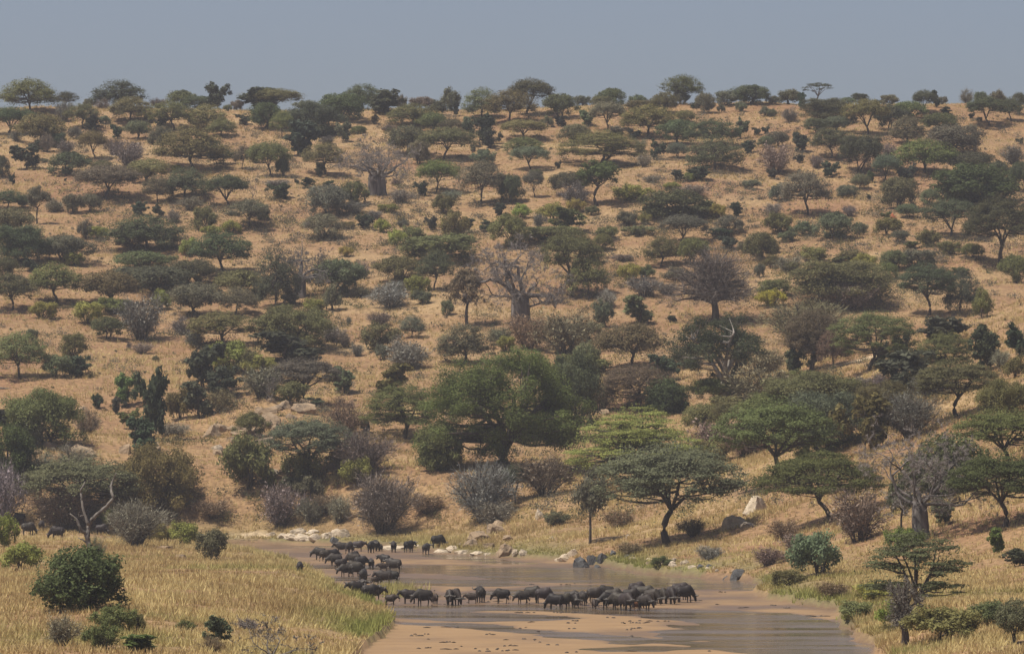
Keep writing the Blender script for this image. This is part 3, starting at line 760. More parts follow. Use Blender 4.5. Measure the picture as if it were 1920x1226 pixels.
# ------------------------------------------------------------------ plants read off the photograph
# code, centre column, base row, width, height (photo pixels).  first letter: library kind; second: colour
PL = """
Uo 55 216 92 62;Ud 122 190 38 28;Gg 122 229 32 38;Ud 225 200 86 46;Mg 167 198 25 15;Gg 193 206 28 20;Uo 247 228 70 42;Uo 157 240 52 42;Kd 174 246 28 28;Do 338 200 52 32;Gg 297 200 30 18;Dd 373 202 52 24
Kd 406 203 44 46;Mg 443 204 22 18;Uy 326 244 78 50;Uo 387 244 64 44;Mg 427 209 15 12;Mg 199 232 20 14;Mg 281 231 18 18;Kd 303 236 20 20;Mg 357 232 11 12;Kd 459 234 24 18;Ud 15 253 76 48;Do 75 272 80 54;Gg 86 285 30 34;Dd 108 277 25 26
Gg 30 265 20 18;Gg 124 287 28 24;Mg 144 260 26 20;Kd 220 261 20 26;Dg 257 260 45 31;Kd 49 317 44 48;Uo 178 298 50 48;Gv 242 315 56 48;Gg 212 290 32 28;Ud 304 290 50 50;Uy 362 320 104 76;Uy 417 256 48 30;Dd 392 292 46 28;Dd 128 328 66 40;Dd 3 333 28 38
Mg 83 305 14 8;Ud 418 310 46 34;Ug 454 317 30 42;Dd 478 305 30 28;Ug 200 374 104 60;Do 280 342 70 40;Do 191 325 35 22;My 330 324 16 14;Ug 295 380 48 46;Ud 350 374 74 54;Gg 357 395 40 25;Ud 427 387 74 55;Kd 263 404 26 24;Kd 297 407 22 22
Ud 14 392 52 34;Tg 70 421 36 66;Mg 46 390 26 24;Gg 104 397 32 24;Mg 138 400 30 34;Dg 168 398 36 32;Kd 122 341 5 7;Kd 23 348 9 22;Mo 385 433 36 42;Gg 326 418 28 24;Ug 470 428 66 50;My 397 442 35 18;My 437 437 32 22;My 187 440 30 14;Do 25 440 72 46
Ed 38 492 90 64;Dg 120 490 90 44;My 141 498 32 24;Kd 60 508 32 22;My 184 448 32 22;Mg 160 448 26 32;Ud 280 471 118 62;Dg 310 468 52 36;Dg 247 470 52 48;Ud 418 516 98 75;My 357 478 42 30;Do 268 510 98 36;Dd 285 545 130 42;Dd 360 535 82 44
Do 200 568 98 54;Uo 105 572 88 72;Ud 20 582 78 64;Do 8 522 44 38;My 81 596 44 28;My 168 607 48 38;My 302 581 34 36;Mo 212 590 58 30;Dg 370 590 96 54;Ug 442 590 66 48;Do 450 560 90 50;Gv 265 637 80 78;Dd 203 635 58 38;Gv 343 628 48 34;Gg 364 650 30 30
Uo 412 650 110 60;Uo 37 710 86 80;Mg 61 640 20 22;Mg 102 706 46 36;Kd 148 706 42 36;Do 135 676 36 44;Gv 267 663 34 18;Mg 292 678 11 10;Gg 242 655 8 12;Kd 378 730 60 80;My 426 700 58 52;Mo 468 700 50 40;Kd 420 743 54 52
Kd 483 188 58 40;Uo 509 202 92 38;Mg 577 198 44 18;Dd 641 226 76 46;Ud 682 200 68 44;Kd 722 214 52 42;Mg 752 196 24 26;Mg 788 202 46 22;Mg 820 214 34 24;Mg 843 210 34 42;Kd 853 218 18 26;Ug 902 220 60 50;Uo 955 230 76 56;Dd 498 241 52 44;Uy 530 260 38 48
Ed 590 256 94 58;Kd 562 294 54 62;Dd 606 257 38 20;Kg 645 266 28 34;Gv 614 270 28 14;Kg 703 233 14 17;Do 673 252 26 15;Mg 727 248 22 12;Uo 774 238 74 40;Do 810 247 46 32;Dg 848 249 42 24;Dd 764 290 70 50;Dg 785 308 34 40;Uo 833 298 90 54;Kd 905 272 48 52
Kd 918 278 28 34;Kg 873 247 17 26;Uo 506 333 70 62;Dd 530 333 22 34;Uo 610 327 68 55;Kd 598 333 16 26;Kg 886 286 10 14;Uo 818 361 66 56;Kd 790 368 26 26;Mg 810 310 14 8;Ug 902 383 72 74;Mg 910 311 42 28;Mg 908 290 20 10;Dd 956 380 42 48;Kd 578 352 22 18
Kd 557 346 9 10;Kd 616 351 18 12;Kd 524 374 42 28;Gv 520 350 46 12;Gv 743 348 22 14;Dg 615 404 64 52;Mo 664 386 50 44;Gv 662 400 42 22;Gv 750 380 40 24;Mo 829 399 38 32;Gv 847 376 34 18;Kd 935 404 20 22;My 725 398 34 15;Gv 702 410 28 15;Do 488 412 30 28
Dg 609 450 64 46;Mo 652 430 24 14;Kd 682 428 32 24;My 716 436 26 24;Mg 757 427 20 14;My 742 460 30 28;Mo 770 454 38 28;Kd 809 432 24 24;Mo 848 454 48 56;Kd 877 436 20 24;Kd 918 433 34 20;Do 952 464 60 58;Ud 517 577 72 108;Dg 632 552 90 60;Mg 645 555 20 20
Mg 624 582 34 46;Mg 545 570 30 22;Gg 673 557 36 26;My 648 481 24 18;Gv 678 522 26 32;Do 750 527 74 44;Ud 814 545 60 70;Do 818 490 124 46;My 786 558 40 38;Mg 791 570 32 24;Gv 731 577 70 44;Gv 745 552 40 24;My 586 585 34 24;Mg 839 592 20 28;Tb 877 612 66 100
Eo 546 655 112 70;Kd 543 682 95 56;Gg 712 612 42 26;Gg 654 608 10 14;Mo 707 656 62 44;Gv 670 668 22 20;Mg 715 675 20 26;Ug 772 634 40 40;Gg 646 652 20 28;Gv 764 692 66 50;Ub 870 678 90 64;Gg 940 645 40 28;My 948 658 26 24;Kg 642 738 44 48;Kb 737 745 50 58
Ud 988 214 76 60;Dd 1050 222 56 42;Kd 1053 237 20 18;Mg 1026 238 24 20;Mg 1094 198 28 18;Dd 1149 200 46 32;Mg 1194 195 30 18;Mg 1122 196 20 14;Do 1128 200 36 18;Do 1246 213 46 36;Ud 1284 195 65 50;Mg 1274 194 34 22;Dg 1322 212 34 34;Kd 1303 203 14 12
Dd 1407 195 64 32;Mg 1362 198 34 26;Mg 1352 211 16 15;Mg 1389 210 20 18;Mg 1434 218 20 18;Ug 1138 245 62 50;Kg 1102 236 28 28;Uo 1216 258 92 56;Do 1204 206 58 16;Do 1285 233 34 24;Dg 1080 270 50 34;Kg 1156 258 26 20;Kd 1190 262 20 20;Gg 1200 284 26 22
Vo 1126 310 128 58;Kd 1233 300 24 36;Dg 1270 296 38 26;Dd 1270 270 56 42;Ud 1330 275 84 48;Ud 1340 318 92 60;Gv 1207 314 26 24;Kg 1390 261 22 38;Kd 1406 287 22 22;Kd 1420 254 15 14;Kd 1435 251 12 14;Dg 1437 277 26 20;Uo 978 262 76 34;Uo 984 288 60 28;Ug 996 318 62 40
Kd 1046 316 10 14;Tn 1122 386 68 78;Ug 1003 370 36 46;Mo 1008 330 22 12;Dd 1067 366 60 40;Gv 1078 382 54 40;Kd 1272 340 22 20;My 1292 340 24 16;Kd 1315 338 36 24;My 1261 356 30 14;My 1180 376 66 28;Gv 1222 342 34 12;Gv 1300 368 54 20;Mg 1408 354 28 16
Bn 1270 408 114 48;Kd 1382 405 22 24;My 1347 410 28 26;My 1209 421 22 20;Mg 1177 424 32 26;Kn 1066 434 54 42;My 977 410 32 26;My 1036 412 50 30;My 1077 398 34 24;Mo 1109 403 24 16;Gv 1010 426 22 24;Dd 968 446 36 32;Do 1025 450 100 24;Mo 1139 447 38 22;Mg 1198 440 56 16
Ug 1278 457 72 50;Kd 1348 446 36 16;Dg 1367 440 46 34;Kd 1368 468 32 24;Uo 1239 500 58 54;Do 1299 496 48 46;Do 1425 488 50 48;Mg 1395 475 30 22;Vo 1070 556 100 112;Uo 1104 560 68 72;Do 1130 470 34 30;My 1180 526 40 30;Mo 1213 522 30 24;Gv 1167 489 38 12;Gv 1207 555 60 34
Gv 1250 552 40 22;Mg 1268 528 50 26;Gs 1141 576 34 32;Mg 1129 613 34 48;Kg 1199 608 46 50;Kd 1261 604 20 12;Mg 1423 520 18 24;Mv 1447 575 50 30;Do 1450 556 50 30;Gb 990 655 66 56;Gb 1060 662 90 68;Mg 1102 680 40 34;Ub 1190 695 108 82;Gb 1140 650 40 26;Kd 1251 712 48 44
Mg 1478 196 40 26;Mg 1447 195 22 14;Kd 1502 206 14 30;Mg 1563 190 16 10;Dg 1588 192 26 14;Dd 1614 193 28 20;Mg 1645 192 18 10;Mg 1668 194 28 18;Ud 1730 213 40 40;Kd 1755 202 14 30;Mg 1767 196 16 14;Gg 1813 194 26 26;Ud 1855 236 68 50;Mg 1842 200 24 26;Mg 1875 200 28 28
Ud 1895 227 44 40;Ud 1912 215 30 38;Kd 1771 215 18 14;Kd 1821 222 11 10;Mg 1836 229 10 9;Gg 1824 246 16 14;Mg 1448 219 18 14;Gg 1481 229 30 26;Ed 1550 228 82 40;Dg 1571 248 46 28;Dg 1532 250 38 26;Uo 1626 252 70 60;Mg 1601 229 14 14;Dd 1668 245 54 44;Do 1705 225 56 32
Ug 1700 268 60 46;Do 1765 249 58 34;Dg 1789 290 92 50;Uo 1730 325 96 58;Kd 1502 286 30 36;Kd 1500 305 18 14;Ud 1556 297 68 52;Ed 1615 325 68 66;Dg 1457 275 40 26;Gv 1455 325 58 52;Kd 1447 335 20 18;Gv 1530 315 24 22;Gv 1668 293 30 22;Kd 1556 333 32 28
Ug 1515 403 86 76;Ug 1657 346 46 52;Kd 1700 346 28 36;Kn 1633 343 14 22;Dg 1614 355 30 26;Dg 1588 373 34 24;Do 1685 392 58 54;Dg 1744 384 34 28;Dd 1822 325 78 36;Bn 1830 378 130 64;Dd 1872 350 50 44;Dd 1912 360 32 52;Gv 1900 308 40 34;Kd 1912 270 12 11
Mg 1460 376 36 30;Gv 1450 404 30 22;Gv 1592 406 24 20;Kn 1661 410 16 12;Kd 1629 375 7 10;Dg 1703 408 36 24;Ud 1782 447 88 68;Vd 1877 498 130 118;Mo 1462 438 46 36;Mg 1506 440 44 24;Dg 1563 448 66 46;Mg 1610 440 26 20;Mg 1473 453 30 18;Mo 1662 440 48 30;Dg 1688 455 32 22
Mo 1740 462 42 30;Kn 1708 465 24 12;Mo 1782 478 36 24;Do 1822 485 40 26;Mo 1447 475 30 28;Mo 1522 492 42 28;Gg 1480 510 52 28;Mo 1446 503 30 24;My 1624 504 40 26;Mo 1596 490 54 20;Kn 1572 497 34 16;Do 1676 506 44 34;Do 1663 522 38 28;Mg 1724 504 58 34
Eo 1573 566 172 70;Gg 1597 580 76 46;Vd 1740 592 96 90;Ud 1800 587 62 78;Kn 1800 518 32 16;Mo 1842 597 34 52;Do 1904 530 50 48;Hb 1510 645 130 70;Vb 1518 696 90 98;Ub 1560 692 46 70;Vo 1628 695 124 94;Kd 1690 672 26 48;Kd 1655 684 24 40;Kd 1761 650 75 52
Vy 1776 706 80 70;Kd 1847 697 54 82;Kd 1910 672 44 60;Kd 1710 742 92 78;Kd 1493 704 48 48;Mo 1905 708 40 34;Gv 1877 690 30 30
Kd 13 815 30 44;Eo 85 838 112 92;Gg 55 842 60 50;Bn 18 900 80 95;Gb 163 812 46 40;Kd 181 766 20 26;Gv 138 876 68 36;Gg 78 888 50 36;Kn 236 762 44 56;Kd 219 776 22 30;Kd 286 822 62 118;Kd 264 862 48 74;Ko 245 805 32 36;Mo 340 786 50 50;Kg 374 784 46 64
Gb 412 772 46 36;Gg 322 818 56 22;Mo 470 916 78 86;Eb 293 970 112 115;Vg 155 985 170 108;Hg 120 992 110 70;Gs 10 985 50 100;My 8 1025 46 52;My 36 1068 60 44;Hg 255 1024 96 72;My 300 1018 40 34;My 342 1022 42 38;My 210 985 36 30;Mg 394 1050 44 50;Bn 152 1141 140 106
Gg 183 1052 24 42;Mo 218 1185 70 44;Mo 255 1184 32 34;Mo 192 1218 54 44;Kn 267 1222 56 32;Gg 115 1210 50 50;Mo 347 1184 30 20;Kg 408 1214 44 58;Gb 398 1220 40 26;Gv 463 1180 36 20
My 488 705 60 36;Vg 570 757 110 72;Mo 540 755 50 34;Gg 490 745 60 50;Kg 590 762 28 16;Gb 648 817 66 64;Kd 685 812 20 26;Vo 756 822 110 86;Bo 826 880 70 78;Vg 580 900 120 100;Mo 568 908 60 56;Hv 682 892 98 72;My 672 907 46 42;Mg 580 934 50 38;Mg 550 922 36 26
Gv 525 984 66 64;Gg 582 980 44 40;Gv 637 980 36 44;Hg 720 1000 100 98;Hv 907 976 100 92;Ud 965 945 46 68;Ed 1080 824 84 140;Mo 1095 705 76 36;Vb 1188 770 118 72;Gb 1125 768 60 50;Bd 1246 776 72 60;Gb 1425 763 110 66;Mo 1378 780 70 34;Eo 1410 800 110 40;Do 1322 815 66 50
Gv 1345 850 86 52;Vo 1455 910 165 135;Vg 1255 1020 205 160;Tg 1106 1018 60 132;Gb 1022 930 90 66;Mo 1490 728 50 30;Eo 1535 780 150 70;Eg 1540 852 115 100;Kb 1632 847 86 100;Mg 1617 742 60 30;Gv 1662 748 54 42;Gv 1745 746 64 36;Hg 1706 820 88 72;Vo 1795 780 128 88
Eo 1885 800 80 76;Vy 1885 880 150 95;Vn 1880 990 150 120;Bd 1772 930 130 105;Gb 1610 1015 86 85;Ms 1537 1078 76 70;Kg 1768 985 40 50;Kn 1870 1038 30 46;Kd 1908 1060 50 30;Mo 1772 1200 105 55;Dg 1905 1205 60 70;Mn 1690 1030 60 36;Tg 1692 1005 50 110;Gg 930 985 56 40;Eo 1460 800 120 56;Do 1592 822 80 58;Gb 1398 852 80 50;Do 1500 862 90 58;Eo 1662 792 80 66;Mo 1330 872 60 40;Eo 1350 762 80 46;Gv 1290 690 50 34;Gb 1440 700 60 40;Do 1100 640 50 34;Mo 1000 700 50 30;Gv 620 640 44 28;Do 470 820 50 40;Mo 640 880 44 30;Gb 1180 1040 40 22;Mo 1240 1060 36 16;Gv 1330 1050 44 24;Mo 1480 1098 50 26;Gb 1440 1060 50 30;My 1640 1130 60 34;Mo 1600 1158 50 28;Gb 1560 1120 50 26;My 1680 1172 70 40;Mo 1850 1172 60 40;Gv 1500 1042 60 36;Gb 1470 1012 50 34;Gb 1300 1005 46 30;Gb 1160 990 50 30;Mg 1040 985 40 24;Gb 800 960 60 30;Gb 610 960 50 30;Gg 330 930 60 34;Gb 400 970 60 30
"""
COLR = {'o': (.105, .104, .042), 'd': (.064, .070, .036), 'g': (.098, .098, .060), 'y': (.150, .150, .040), 'b': (.115, .090, .055), 'n': (.072, .092, .030), 'v': (.150, .128, .115), 's': (.165, .155, .135), 'l': (.10, .078, .06)}
COLW = {'o': 'olive', 'd': 'dark green', 'g': 'grey-green', 'y': 'yellowish green', 'b': 'brownish', 'n': 'fresh green', 'v': 'mauve-grey', 's': 'silvery', 'l': 'dark brown'}
GCOL = {'g': (.120, .110, .085), 'v': (.135, .121, .100), 's': (.20, .19, .165), 'b': (.128, .098, .067), 'l': (.075, .058, .045)}
OVER = {('U', 'y'): (.118, .112, .042), ('V', 'y'): (.115, .112, .040), ('M', 'v'): (.23, .22, .03), ('K', 'd'): (.042, .050, .030), ('M', 'y'): (.17, .17, .045), ('M', 's'): (.085, .11, .06), ('M', 'n'): (.10, .15, .035), ('T', 'n'): (.06, .085, .025), ('B', 'n'): (.055, .068, .025), ('K', 'b'): (.10, .085, .03), ('E', 'b'): (.115, .10, .038)}
COLW_OVER = {('M', 'v'): 'bright yellow', ('K', 'd'): 'blackish green'}
KIND = {'B': ('dense_bush', 'dense rounded bush', 'bush'), 'U': ('umbrella_acacia', 'umbrella acacia', 'tree'), 'V': ('umbrella_acacia', 'broad umbrella acacia', 'tree'), 'D': ('rounded_acacia', 'rounded acacia', 'tree'), 'E': ('spreading_tree', 'spreading leafy tree', 'tree'),
        'K': ('broadleaf_tree', 'thick-leaved tree', 'tree'), 'M': ('leafy_shrub', 'leafy shrub', 'shrub'), 'G': ('leafless_bush', 'leafless bush', 'bush'), 'H': ('leafless_bush', 'large leafless bush', 'bush'), 'T': ('tall_stemmed_tree', 'slender tall-stemmed tree', 'tree')}
GROUP = {'B': 'dense rounded bushes', 'U': 'umbrella acacias on the hillside', 'V': 'umbrella acacias on the hillside', 'D': 'rounded acacias on the hillside', 'E': 'spreading leafy trees', 'K': 'thick-leaved dark trees', 'M': 'leafy shrubs', 'G': 'leafless bushes', 'H': 'leafless bushes', 'T': 'slender tall-stemmed trees'}
# landmarks by which the plants are told apart: (column, row, phrase)
MARKS = [(708, 320, 'the twin-trunked baobab'), (572, 510, 'the baobab crowded by acacias'), (975, 540, 'the great bare baobab at mid-slope'), (1728, 930, 'the baobab above the river'),
         (945, 780, 'the huge green tree'), (172, 1000, 'the forked dead tree'), (1338, 540, 'the round grey leafless tree'), (1674, 408, 'the red termite mound'), (1352, 690, 'the white-branched dark tree'),
         (1185, 850, 'the pale green layered acacia'), (1415, 950, 'the white boulder'), (485, 795, 'the rocky knoll'), (1122, 350, 'the lollipop-shaped tree'), (362, 290, 'the yellowish crooked-stemmed acacia'),
         (70, 400, 'the thin-stemmed leaning tree'), (1877, 440, 'the big acacia by the margin'), (1610, 676, 'the pale bare patch')]
ORD = ['', 'second ', 'third ', 'fourth ', 'fifth ', 'sixth ', 'seventh ', 'eighth ', 'ninth ', 'tenth ', 'eleventh ', 'twelfth ', 'thirteenth ', 'fourteenth ', 'fifteenth ', 'sixteenth ', 'seventeenth ', 'eighteenth ', 'nineteenth ', 'twentieth ']

def copy_plant(parts, name, loc, rz, scale, color, label, cat, group):
    root = empty(name, loc, rz)
    root.scale = scale
    tag(root, label, cat, group)
    for pn, me in parts:
        link(pn, me, root, color)
    return root

def rank_labels(rows):
    """rows: (column, row, descriptive noun) -> a label that singles each out by rank from its landmark"""
    info = []
    for (x, y, noun) in rows:
        if y < 206:
            info.append(('sky', noun, x)); continue
        k = min(range(len(MARKS)), key=lambda i: (MARKS[i][0] - x) ** 2 + ((MARKS[i][1] - y) * 1.3) ** 2)
        dx, dy = x - MARKS[k][0], y - MARKS[k][1]
        side = ('left of' if dx < 0 else 'right of') if abs(dx) > abs(dy) else ('above' if dy < 0 else 'below')
        info.append((k, side, noun, dx * dx + dy * dy))
    out = [None] * len(rows)
    by = {}
    for i, f in enumerate(info): by.setdefault(f[:-1], []).append((f[-1], i))
    for key, lst in by.items():
        lst.sort()
        for n, (_, i) in enumerate(lst):
            if key[0] == 'sky':
                out[i] = f'{key[1]} on the skyline, {ORD[n] or "first "}of its kind from the left' if len(lst) > 1 else f'{key[1]} on the skyline, the only one of its kind there'
            else:
                side, noun, mk = key[1], key[2], MARKS[key[0]][2]
                out[i] = f'{noun}, {ORD[n]}closest {side} {mk}' if len(lst) > 1 else f'{noun} {side} {mk}'
    return out

rows, ents = [], []
for line in PL.strip().replace('\n', ';').split(';'):
    c, x, y, w, h = line.split()
    k, q = c[0], c[1]
    x, y, w, h = float(x), float(y), float(w), float(h)
    if k in 'GH': col = GCOL[q]
    else: col = OVER.get((k, q), COLR[q])
    col = tuple((1.25 if k == 'V' else 1.5) * v for v in col)
    cw = COLW_OVER.get((k, q), COLW[q])
    noun = KIND[k][1]
    if k in 'KM' and h < 17: noun = {'K': 'tiny thick-leaved bush', 'M': 'tiny leafy shrub'}[k]
    elif k == 'K' and h < 30: noun = 'thick-leaved bush'
    elif k in 'UD' and w > 80: noun = 'wide ' + noun
    elif k == 'G' and w < 30: noun = 'small leafless bush'
    elif k == 'M' and w > 44: noun = 'big leafy shrub'
    rows.append((x, y, cw + ' ' + noun)); ents.append((k, q, x, y, w, h, col))
labels = rank_labels(rows)
use = {}
for (k, q, x, y, w, h, col), lab in zip(ents, labels):
    gx, gy, gz = ground_at(x, y)
    s = F / gy
    w *= 1.2 if k in 'UVDE' else 1.13; h *= 1.08
    if y > 640 and k in 'VEGHDM': w *= 1.1; h *= 1.08
    lib = LIB[k]
    j = use.get(k, 0); use[k] = j + 1
    parts, (W, H) = lib[(j * 5 + int(x)) % len(lib)]
    nm, _, cat = KIND[k]
    if k == 'K' and h < 30: nm, cat = 'broadleaf_bush', 'bush'
    sw, sh = w / s / W, h / s / H
    jit = RNG.uniform(0.88, 1.14, 3)
    copy_plant(parts, nm, (gx, gy, gz - 0.05), RNG.uniform(0, 6.28), (sw, sw, sh), tuple(np.array(col) * jit * RNG.uniform(0.9, 1.12)), lab, cat, GROUP[k])

# ------------------------------------------------------------------ the singular trees
def place(parts, size, name, x, y, w, h, color, label, cat='tree', rz=0.0, group=None):
    gx, gy, gz = ground_at(x, y)
    s = F / gy
    color = tuple(1.2 * c for c in color)
    return copy_plant(parts, name, (gx, gy, gz - 0.05), rz, (w / s / size[0], w / s / size[0], h / s / size[1]), color, label, cat, group)

BAO = (.19, .168, .152)
pt, sz = baobab(12, 15, 2.1, 6.6, [(170, 25, 5.2, .75, .9), (10, 22, 5.4, .75, .9), (95, 60, 4.2, .6, .97), (250, 55, 4.0, .6, .97), (140, 45, 4.6, .6, .95), (40, 42, 4.8, .6, .95), (200, 8, 4.5, .45, .85), (-15, 6, 4.8, .45, .85), (290, 30, 3.6, .45, .9)], twin=True)
place(pt, sz, 'baobab_tree', 708, 367, 142, 108, BAO, 'leafless baobab with a hollow twin trunk on the upper slope', group='baobab trees')
pt, sz = baobab(13, 12, 1.9, 5.8, [(15, 25, 5.0, .7, .75), (60, 65, 5.2, .8, .95), (-10, 45, 5.0, .6, .9), (175, 20, 3.0, .4, .85), (110, 70, 4.0, .55, .97), (330, 15, 5.0, .5, .6), (200, 60, 3.2, .4, .95)])
place(pt, sz, 'baobab_tree', 562, 556, 120, 116, tuple(.85 * c for c in BAO), 'dark gnarled baobab half hidden by acacias on the middle slope', group='baobab trees')
pt, sz = baobab(15, 18, 1.9, 6.6, [(175, 22, 6.0, .75, .9), (5, 20, 5.2, .7, .85), (60, 65, 5.2, .75, .97), (130, 55, 5.4, .75, .97), (215, 35, 5.6, .55, .95), (-40, 35, 5.0, .55, .93), (0, -8, 4.6, .35, .62), (280, 60, 4.4, .5, .97), (160, 5, 4.6, .4, .8)])
place(pt, sz, 'baobab_tree', 977, 610, 190, 158, tuple(1.15 * c for c in BAO), 'great bare grey baobab with pale branch tips at mid-slope', group='baobab trees')
pt, sz = baobab(16, 20, 1.35, 7.6, [(178, 6, 7.2, .55, .9), (8, 16, 6.6, .5, .88), (35, 42, 6.4, .55, .97), (110, 62, 6.0, .6, .98), (150, 48, 5.8, .5, .97), (200, 30, 5.2, .4, .95), (-30, 30, 5.0, .4, .95), (260, 45, 4.4, .38, .96)])
place(pt, sz, 'baobab_tree', 1728, 1012, 270, 208, BAO, 'tall straight-trunked leafless baobab above the river bank', group='baobab trees')

# the huge green tree with its leaning low limbs
w_, l_ = MB(), MB(); cl = []
for i in range(140):
    u = unit(1)[0]; u[2] = abs(u[2]) if RNG.uniform() < 0.7 else u[2]
    rr = RNG.uniform(0.5, 0.9)
    c = np.array([u[0] * 11.5 * rr, u[1] * 10 * rr, 7.2 + u[2] * (9.2 if u[2] > 0 else 6.0) * rr])
    c[2] += 0.5 * math.sin(c[0] * 0.7) ; cl.append(c)
for i in range(18): cl.append(np.array([-8.0 + RNG.normal() * 1.6, RNG.normal() * 2.5, RNG.uniform(2.2, 6.0)]))
for i in range(20): cl.append(np.array([7.6 + RNG.normal() * 1.8, RNG.normal() * 2.5, RNG.uniform(3.0, 7.0)]))
for i in range(16): cl.append(np.array([RNG.normal() * 4, -5 + RNG.normal() * 1.5, RNG.uniform(3.6, 8.0)]))
wood_for(w_, cl, 11, 16, 2.6, 7, 0.75, (0, 0), 1, 0.5, 0.6)
foliage(l_, cl, 1.7, 1.25, 520, 0.13, up=0.5)
pt, sz = finish(w_, l_)
place(pt, sz, 'spreading_tree', 948, 876, 276, 214, (.118, .146, .044), 'huge green tree with dense domed crown and thick dark trunks', group='spreading leafy trees')

# the pale green layered acacia
pt, sz = umbrella(R=8.8, H=9.5, n=190, dens=2.2, leaf=0.12, pad=0.17, flat=0.17, dome=0.6, layers=0.42, droop=0.2, low=0.2, fork=2.2, skin=0.25)
place(pt, sz, 'umbrella_acacia', 1176, 912, 262, 146, (.215, .235, .068), 'pale green acacia with flat layered sprays beside the huge green tree', group='umbrella acacias on the hillside', rz=1.0)
# the sweeping green acacia left of the river baobab
pt, sz = umbrella(R=7.5, H=7.6, n=100, dens=2.4, leaf=0.12, pad=0.19, flat=0.28, dome=0.45, layers=0.12, droop=0.25, low=0.35, fork=2.0, lean=(-1.2, 0), skin=0.4)
place(pt, sz, 'umbrella_acacia', 1555, 975, 235, 128, (.100, .108, .036), 'sweeping green acacia with dark bent limbs beside the river baobab', group='umbrella acacias on the hillside')
# feathery thorn tree near the right bank
pt, sz = umbrella(R=4.6, H=7.4, n=80, dens=1.3, leaf=0.11, pad=0.2, flat=0.18, dome=0.35, layers=0.32, droop=0.3, low=0.3, fork=1.6, skin=0.3)
place(pt, sz, 'feathery_acacia', 1742, 1168, 190, 170, (.095, .105, .05), 'feathery thin-leaved acacia in open tiers below the river baobab', group='feathery acacias')
# dark tree with whitish branches
w_, l_ = MB(), MB(); cl = []
for i in range(100):
    u = unit(1)[0]; u[2] = abs(u[2]) if RNG.uniform() < 0.6 else u[2]; rr = RNG.uniform(0.4, 0.92)
    cl.append(np.array([u[0] * 7 * rr, u[1] * 6.4 * rr, 9.0 + u[2] * 6.2 * rr + RNG.normal() * 0.4]))
wood_for(w_, cl, 7, 15, 4.2, 8, 0.5, (0, 0), 2, 0.55, 0.75)
foliage(l_, cl, 1.15, 1.0, 260, 0.14, up=0.4)
pt, sz = finish(w_, l_, M_BARKP)
place(pt, sz, 'broadleaf_tree', 1352, 764, 168, 172, (.058, .068, .034), 'tall dark-leaved tree with whitish branches showing through', group='thick-leaved dark trees')
# round grey leafless tree
pt, sz = twiggy(R=7.2, H=13.0, stems=40, n=15000, width=0.06, leafy=0.0, trunk=True)
place(pt, sz, 'leafless_tree', 1338, 606, 152, 136, (.135, .115, .10), 'round grey leafless tree with dark bent trunk', group='leafless trees')
# thin open crowned acacia on the skyline
pt, sz = umbrella(R=4.0, H=5.6, n=26, dens=0.55, leaf=0.15, pad=0.22, flat=0.3, dome=0.18, droop=0.12, fork=2.0, skin=0.0)
place(pt, sz, 'umbrella_acacia', 1533, 194, 62, 42, COLR['d'], 'thin open-crowned acacia with bare limbs showing against the sky', group='umbrella acacias on the hillside')
# bare grey tree at the bottom right
pt, sz = twiggy(R=2.0, H=6.6, stems=16, n=3600, width=0.03, leafy=0.06, trunk=True)
place(pt, sz, 'leafless_tree', 1694, 1214, 84, 132, (.17, .155, .13), 'wispy silver-grey leafless tree at the river edge in the lower corner', group='leafless trees')

# ------------------------------------------------------------------ dead wood
def dead_tree(name, base, limbs, label, mat=M_DEAD, twigs=0, group='dead trees'):
    """limbs: lists of (column, row, radius m) drawn at the distance of the base; depth wanders a little"""
    gx, gy, gz = ground_at(*base)
    s = F / gy
    root = empty(name, (gx, gy, gz)); tag(root, label, 'dead tree', group)
    for n, L in enumerate(limbs):
        mb = MB(); P, R = [], []
        off = 0.0
        y0 = RNG.normal() * (0.4 if n else 0)
        for i, (a, b, r) in enumerate(L):
            P.append(((a - base[0]) / s, (y0 if i else 0.0) + 0.25 * i * (RNG.uniform(-0.6, 1.0) if n else 0), (base[1] - b) / s)); R.append(r)
        P = np.array(P); m = len(P) * 4
        t = np.linspace(0, len(P) - 1, m); k = np.arange(len(P))
        Q = np.stack([np.interp(t, k, P[:, c]) for c in range(3)], -1)
        Q[1:-1] = (Q[:-2] + Q[1:-1] * 2 + Q[2:]) / 4
        Q += RNG.normal(size=Q.shape) * 0.03
        mb.tube(Q, np.interp(t, k, R), 8)
        link('trunk' if n == 0 else 'branch', mb.mesh('limb', mat, True), root)
    return root
dead_tree('dead_tree', (172, 1072), [
    [(172, 1078, .36), (170, 1050, .30), (167, 1020, .27), (162, 1002, .25)],
    [(163, 1010, .24), (166, 982, .22), (177, 967, .19), (200, 948, .17), (212, 934, .16), (206, 914, .14), (210, 900, .10), (217, 887, .05)],
    [(166, 984, .18), (157, 960, .15), (153, 938, .13), (151, 920, .12), (158, 903, .05)],
    [(162, 1002, .19), (152, 993, .17), (146, 976, .13), (131, 962, .06)],
    [(161, 1016, .10), (148, 1008, .05)], [(157, 966, .06), (147, 968, .04), (149, 960, .02)]], 'tall forked dead tree with two bare curving limbs on the grassy bank')
